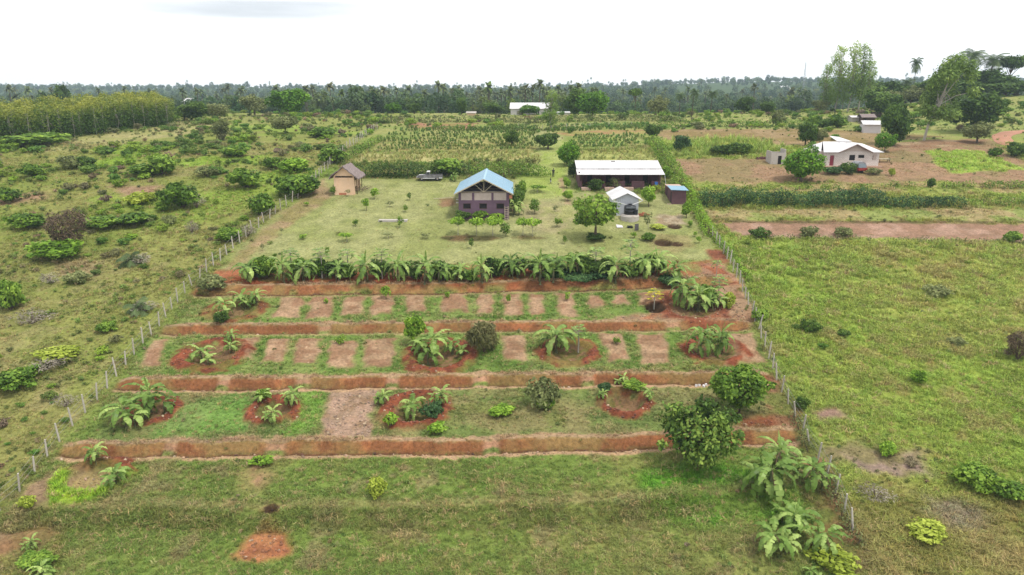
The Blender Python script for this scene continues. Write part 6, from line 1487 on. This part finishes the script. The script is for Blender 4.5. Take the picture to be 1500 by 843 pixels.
for a in [('tree_bright', 607, 504, 32, 46, 'bright upright leafy bush above the wide red ring'), ('clump_bush', 708, 524, 60, 60, 'large brown green bushy clump right of the wide red ring'), ('bush_dark', 322, 478, 26, 22, 'dark bush on the third red bank at the left ring'),
          ('bush_green', 386, 412, 40, 38, 'green shrub between the first two bananas of the row'), ('bush_green', 466, 410, 36, 32, 'green shrub behind the third banana of the row'), ('bush_dark', 604, 412, 36, 34, 'dark shrub between the white leafed banana and the wide one'),
          ('bush_green', 688, 414, 34, 22, 'leafy shrub standing in the gap of the banana row'), ('bush_dark', 722, 410, 38, 34, 'dark shrub right of the gap in the banana row'), ('bush_dark', 865, 408, 42, 32, 'dark shrub in the shade of the right half of the row'),
          ('creeper', 822, 410, 80, 18, 'dark green creeper patch under the right half of the row'), ('creeper', 876, 416, 50, 16, 'dark green creeper patch left of the spread dark banana'), ('creeper', 985, 424, 44, 18, 'creeper patch below the right end of the row'),
          ('creeper', 845, 424, 52, 14, 'creeper patch on the fourth red bank'), ('bush_green', 505, 411, 34, 26, 'green shrub left of the star crowned banana'), ('bush_dark', 928, 410, 40, 30, 'dark shrub under the right end bananas'),
          ('bush_green', 1034, 452, 44, 36, 'green shrub filling the red earth clump'), ('bush_lime', 1070, 456, 24, 30, 'yellow green shrub right of the red earth clump'), ('bush_hedge', 632, 612, 40, 28, 'dark green shrub in the middle lower ring'),
          ('herb', 572, 630, 26, 24, 'leafy herb at the front of the middle lower ring'), ('bush_bright', 736, 614, 46, 20, 'bright green bush right of the middle lower ring'), ('bush_olive', 796, 606, 66, 52, 'loose open shrub left of the right lower ring'),
          ('bush_green', 798, 604, 34, 24, 'green shrub inside the loose open one'), ('bush_hedge', 887, 578, 22, 18, 'blue green shrub at the back left of the right lower ring'), ('bush_green', 930, 580, 40, 18, 'green cover inside the right lower ring'),
          ('bush_lime', 36, 750, 30, 24, 'small yellow bush by the left fence'), ('bush_lime', 551, 736, 38, 40, 'round lime green bush alone in the foreground grass'), ('herb', 378, 688, 40, 20, 'bright grassy herb clump below the lowest red bank'),
          ('bush_lime', 1232, 850, 84, 38, 'lime green shrub at the bottom edge near the right fence'), ('bush_dark', 375, 410, 44, 30, 'dark shrub at the left end of the banana row'), ('bush_green', 432, 408, 40, 30, 'green shrub under the second banana of the row'), ('bush_dark', 486, 408, 42, 28, 'dark shrub under the fourth banana of the row'), ('bush_dark', 555, 410, 42, 34, 'dark shrub right of the star crowned banana'), ('bush_dark', 640, 410, 40, 28, 'dark shrub under the wide drooping banana'),
          ('bush_green', 662, 409, 30, 24, 'green shrub at the left side of the gap in the row'), ('bush_dark', 800, 408, 56, 34, 'dark shrub under the largest drooping clump'), ('bush_green', 850, 404, 50, 32, 'green shrub between the middle bananas of the right half'), ('bush_dark', 890, 408, 46, 34, 'dark shrub left of the spread dark banana'), ('bush_green', 955, 404, 54, 34, 'green shrub under the last full banana')]:
    (B(*a, group=TB) if not a[0].startswith('tree') else place(*a[:5], 'bush', a[5], 'bush', TB))
B('bush_green', 44, 838, 60, 24, 'low bushy growth under the young bananas in the lower left corner', group=TB)
B('herb', 640, 640, 34, 22, 'bright herb at the right front of the middle lower ring', group=TB)
B('bush_green', 385, 592, 26, 18, 'dark green shrub inside the left lower ring', group=TB)
FB = 'bushes on the far fields'
for a in [('bush_dark', 1085, 229, 40, 20, 'dark shrub at the lower edge of the green maize field'), ('bush_dark', 1060, 230, 40, 18, 'dark shrub left of the other on the maize field edge'), ('bush_hedge', 1000, 224, 28, 28, 'grey green shrub at the left corner of the maize field'),
          ('bush_dark', 1210, 188, 26, 16, 'dark shrub above the brown far field'), ('bush_green', 1232, 188, 34, 22, 'green shrub above the brown far field left of the broken hut'), ('bush_green', 1196, 186, 22, 20, 'small green shrub above the brown far field'), ('bush_olive', 1140, 186, 24, 28, 'thin grey shrub above the maize field'),
          ('bush_green', 975, 178, 26, 14, 'bush on the ridge below the palms'), ('bush_dark', 915, 176, 22, 12, 'dark bush on the ridge below the flat crowned tree'), ('bush_dark', 1495, 232, 36, 24, 'dark bush at the right edge below the road'), ('bush_green', 1460, 232, 26, 16, 'bush left of the dark one below the road'), ('bush_dark', 1366, 276, 14, 18, 'small dark shrub on the green strip right of the block house')]:
    B(*a, group=FB)
def dead_sapling_rock(): pass

# ------------------------------------------------------------------ the far woods: one mass nobody could count
def far_meshes():
    out = []
    for sd in range(5):
        rng = np.random.default_rng(200 + sd); w, h = 9, 9 + 2 * (sd % 3); lb = lobes_round(rng, 9, w, h, .6); out.append(crown_mesh('far_tree', cloud(rng, lb, 420, 1.05, shell=.6), M['far_leaf']))
    for sd in range(3):
        rng = np.random.default_rng(210 + sd); V = []; T = []; h = 13 + 2 * sd; mb = MB(); mb.tube([(0, 0, -.5), (.5, 0, h)], [.3, .2], 4)
        for i in range(15):
            az = i * 2.4; el = R(70 - 110 * i / 15); p = np.array([.5, 0, h]); 
            for k in range(3):
                d = np.array([math.cos(az) * math.cos(el), math.sin(az) * math.cos(el), math.sin(el)]); s = np.array([-math.sin(az), math.cos(az), 0]) * (.7, .9, .6, .1)[k]; s2 = np.array([-math.sin(az), math.cos(az), 0]) * (.7, .9, .6, .1)[k + 1]
                q = p + d * 1.3; V.append([p - s, p + s, q + s2, q - s2]); T.append(rng.random()); p = q; el -= R(26)
        v = np.array(V).reshape(-1, 3); nv = len(v); verts = np.concatenate([v, np.array(mb.v)])
        out.append(mesh_np('far_palm', verts, [tuple(range(i, i + 4)) for i in range(0, nv, 4)] + [tuple(j + nv for j in f) for f in mb.f], [M['far_leaf'], M['bark']], midx=[0] * (nv // 4) + [1] * len(mb.f), tint=T + [.5] * len(mb.f)))
    return out
def far_woods():
    ms = far_meshes(); cc = proto_collection('far_tree_shapes', ms)
    n = 15000; y = 335 * (2500 / 335) ** RNG.random(n) ** .9; x = (RNG.random(n) * 2 - 1) * (.76 * y + 30)
    p = np.where(y < 420, .55, .85) * sstep(.40, .54, fbm(x, y * .6, 55, 3, 91)); p = np.where((x > 40) & (y < 430), 0, p)
    k = RNG.random(n) < p; x, y = x[k], y[k]; n = len(x); z = G(x, y)
    pid = np.where(RNG.random(n) < np.where(y > 750, .04, np.where(fbm(x, y, 90, 2, 93) > .5, .34, .10)), RNG.integers(5, 8, n), RNG.integers(0, 5, n))
    s = (.5 + .7 * RNG.random(n)) * (1 + .15 * (y > 700))
    hn = np.array([9, 11, 13, 9, 11, 15, 17, 19])[pid]; cap = (CZ + 2.5 + .004 * y - z) / hn; s = np.where(y < 800, np.clip(np.minimum(s, cap * (.8 + .25 * RNG.random(n))), .45, 1.3), s)
    t = RNG.random((n, 1)); col = A(58, 84, 48) * (1 - t) + A(104, 126, 74) * t; col = np.where((pid >= 5)[:, None], A(118, 132, 88), col); col = col * 1.3; col = np.where((RNG.random(n) < .06)[:, None], A(132, 150, 72), col)
    scatter('far_woods', np.stack([x, y, z], 1), RNG.random(n) * 6.28, s, jitcol(col, .2, .05), cc, 8, 'distant woods of palms and broad trees fading to the horizon', 'woods', pid=pid)
far_woods()
for i, (px, py, lb) in enumerate([(272, 149, 'tiny white roofed house in the woods right of the plantation'), (1150, 133, 'tiny pale roof on the far wooded hillside'), (1164, 137, 'long pale roof on the far wooded hillside')]):
    d = ray_dir(px, py); Y = [520, 1, 1][i]; t = Y / d[1]; x, y = (d[0] * t, Y) if i == 0 else at(px, py); z = gz(x, y)
    W = [4, 14, 24][i]; top = CZ + d[2] * t if i == 0 else z + 6; r = empty('far_house', (x, y, min(z, top - 4))); tag(r, lb, 'house', 'far houses')
    E = max(3.0, top - r.location.z); MB().box(-W / 2, W / 2, 0, 7, -1, E).build('wall', M['white_wall'], r)
    MB().slab([(-W / 2 - .5, -.8, E - .1), (W / 2 + .5, -.8, E - .1), (W / 2 + .5, 7.5, E + 2.2), (-W / 2 - .5, 7.5, E + 2.2)], .2).build('roof', M['white_roof'], r)
def mast():
    d = ray_dir(1178, 118); Y = 1200; t = Y / d[1]; x = d[0] * t; z = gz(x, Y); h = CZ + ray_dir(1178, 91)[2] / ray_dir(1178, 91)[1] * Y - z
    m = MB(); 
    for a in range(3):
        th = a * 2.094; m.tube([(2.6 * math.cos(th), 2.6 * math.sin(th), -1), (.5 * math.cos(th), .5 * math.sin(th), h)], .16, 4)
    for k in range(14):
        f = k / 14; r_ = 2.6 * (1 - f) + .5 * f; pt = [(r_ * math.cos(a * 2.094), r_ * math.sin(a * 2.094), f * h) for a in range(3)]; f2 = (k + 1) / 14; r2 = 2.6 * (1 - f2) + .5 * f2
        for a in range(3): m.tube([pt[a], pt[(a + 1) % 3]], .09, 3); m.tube([pt[a], (r2 * math.cos((a + 1) * 2.094), r2 * math.sin((a + 1) * 2.094), f2 * h)], .09, 3)
    o = m.build('radio_mast', simple('mast_grey', A(190, 192, 196), .6, .1, 1)); o.location = (x, Y, z); tag(o, 'faint thin lattice mast on the far horizon left of the eucalyptus group', 'mast')
mast()

# ------------------------------------------------------------------ sky, sun, haze, camera
EXPO = 1.25
def world():
    w = bpy.data.worlds.new('World'); SC.world = w; w.use_nodes = True; nt = w.node_tree; nt.nodes.clear()
    out = N(nt, 'ShaderNodeOutputWorld'); bg = N(nt, 'ShaderNodeBackground'); sky = N(nt, 'ShaderNodeTexSky', sky_type='NISHITA')
    sky.sun_disc = False; sky.sun_elevation = R(64); sky.sun_rotation = R(125); sky.air_density = 1.0; sky.dust_density = 3.0
    tc = N(nt, 'ShaderNodeTexCoord'); mp = N(nt, 'ShaderNodeMapping'); mp.inputs['Scale'].default_value = (3.0, 3.0, 30.0)
    no = N(nt, 'ShaderNodeTexNoise'); no.inputs['Scale'].default_value = 1.6; no.inputs['Detail'].default_value = 6; no.inputs['Roughness'].default_value = .55
    L = nt.links.new
    L(tc.outputs['Generated'], mp.inputs[0]); L(mp.outputs[0], no.inputs['Vector'])
    # grey underside banks of the cloud deck, higher above the horizon
    sx = N(nt, 'ShaderNodeSeparateXYZ'); L(tc.outputs['Generated'], sx.inputs[0])
    def patch(az, el, wa, we):
        """soft cloud bank at a compass direction"""
        at2 = N(nt, 'ShaderNodeMath', operation='ARCTAN2'); L(sx.outputs[0], at2.inputs[0]); L(sx.outputs[1], at2.inputs[1])
        a = N(nt, 'ShaderNodeMath', operation='SUBTRACT'); L(at2.outputs[0], a.inputs[0]); a.inputs[1].default_value = R(az)
        a2 = N(nt, 'ShaderNodeMath', operation='DIVIDE'); L(a.outputs[0], a2.inputs[0]); a2.inputs[1].default_value = R(wa); a3 = N(nt, 'ShaderNodeMath', operation='POWER'); L(a2.outputs[0], a3.inputs[0]); a3.inputs[1].default_value = 2
        e = N(nt, 'ShaderNodeMath', operation='SUBTRACT'); L(sx.outputs[2], e.inputs[0]); e.inputs[1].default_value = math.sin(R(el))
        e2 = N(nt, 'ShaderNodeMath', operation='DIVIDE'); L(e.outputs[0], e2.inputs[0]); e2.inputs[1].default_value = R(we); e3 = N(nt, 'ShaderNodeMath', operation='POWER'); L(e2.outputs[0], e3.inputs[0]); e3.inputs[1].default_value = 2
        s = N(nt, 'ShaderNodeMath', operation='ADD'); L(a3.outputs[0], s.inputs[0]); L(e3.outputs[0], s.inputs[1])
        nn = N(nt, 'ShaderNodeMath', operation='MULTIPLY_ADD'); L(no.outputs[0], nn.inputs[0]); nn.inputs[1].default_value = 2.6; nn.inputs[2].default_value = -1.3
        s2 = N(nt, 'ShaderNodeMath', operation='ADD'); L(s.outputs[0], s2.inputs[0]); L(nn.outputs[0], s2.inputs[1])
        m = N(nt, 'ShaderNodeMapRange'); L(s2.outputs[0], m.inputs[0]); m.inputs[1].default_value = 2.3; m.inputs[2].default_value = -.3; m.inputs[3].default_value = 0; m.inputs[4].default_value = 1; m.interpolation_type = 'SMOOTHSTEP'
        return m.outputs[0]
    tot = None
    for az, el, wa, we, k in ((-19, 5.4, 9, .75, 1.0), (-25, 6.5, 14, .7, .8), (27, 5.2, 3, .25, .38), (33.5, 4.3, 3.5, .22, .38), (12, 5.0, 4, .2, .2), (34, 6.8, 5, .4, .45)):
        p = patch(az, el, wa, we); mu = N(nt, 'ShaderNodeMath', operation='MULTIPLY'); L(p, mu.inputs[0]); mu.inputs[1].default_value = k
        if tot is None: tot = mu.outputs[0]
        else: ad = N(nt, 'ShaderNodeMath', operation='MAXIMUM'); L(tot, ad.inputs[0]); L(mu.outputs[0], ad.inputs[1]); tot = ad.outputs[0]
    ov = N(nt, 'ShaderNodeMix', data_type='RGBA'); ov.inputs[6].default_value = (16.5, 16.6, 16.9, 1); ov.inputs[7].default_value = (8.6, 9.1, 9.7, 1); L(tot, ov.inputs[0])
    mx = N(nt, 'ShaderNodeMix', data_type='RGBA'); mx.inputs[0].default_value = .88; L(sky.outputs[0], mx.inputs[6]); L(ov.outputs[2], mx.inputs[7])
    L(mx.outputs[2], bg.inputs[0]); bg.inputs[1].default_value = .043; L(bg.outputs[0], out.inputs[0])
world()
sd_ = bpy.data.lights.new('Sun', 'SUN'); sd_.energy = 1.5; sd_.angle = R(10); sd_.color = (1, .96, .9)
so = bpy.data.objects.new('Sun', sd_); COL.objects.link(so)
sv = Vector((math.sin(R(125)) * math.cos(R(64)), math.cos(R(125)) * math.cos(R(64)), math.sin(R(64)))); so.rotation_euler = sv.to_track_quat('Z', 'Y').to_euler(); so.location = (0, 0, 90)

def haze():
    zmax = 110.0
    o = MB().box(-2450, 2450, -60, 2790, -60, zmax).build('haze', None)
    m = bpy.data.materials.new('haze'); m.use_nodes = True; nt = m.node_tree; nt.nodes.clear(); out = N(nt, 'ShaderNodeOutputMaterial'); v = N(nt, 'ShaderNodeVolumePrincipled')
    v.inputs['Color'].default_value = (.46, .57, .68, 1); v.inputs['Density'].default_value = HAZE_D; v.inputs['Anisotropy'].default_value = .1; nt.links.new(v.outputs[0], out.inputs['Volume'])
    o.data.materials.clear(); o.data.materials.append(m); tag(o, 'thin bluish air haze over the whole valley', 'haze', None, 'stuff')
HAZE_D = 0.00021
if HAZE_D: haze()
cam = bpy.data.cameras.new('Camera'); cam.sensor_width = 36; cam.sensor_fit = 'HORIZONTAL'; cam.angle_x = R(70); cam.clip_end = 8000; cam.clip_start = .5
co = bpy.data.objects.new('Camera', cam); COL.objects.link(co); co.location = (0, 0, CZ); co.rotation_euler = (R(90) - PITCH, 0, 0); SC.camera = co
vs_ = SC.view_settings; vs_.view_transform = 'Standard'; vs_.look = 'None'; vs_.exposure = EXPO; vs_.gamma = 1; vs_.use_curve_mapping = False
SC.render.engine = 'CYCLES'; SC.cycles.use_denoising = True; SC.cycles.max_bounces = 6; SC.cycles.diffuse_bounces = 3; SC.cycles.transmission_bounces = 3; SC.cycles.volume_bounces = 1; SC.cycles.transparent_max_bounces = 4
SC.cycles.sample_clamp_indirect = 8
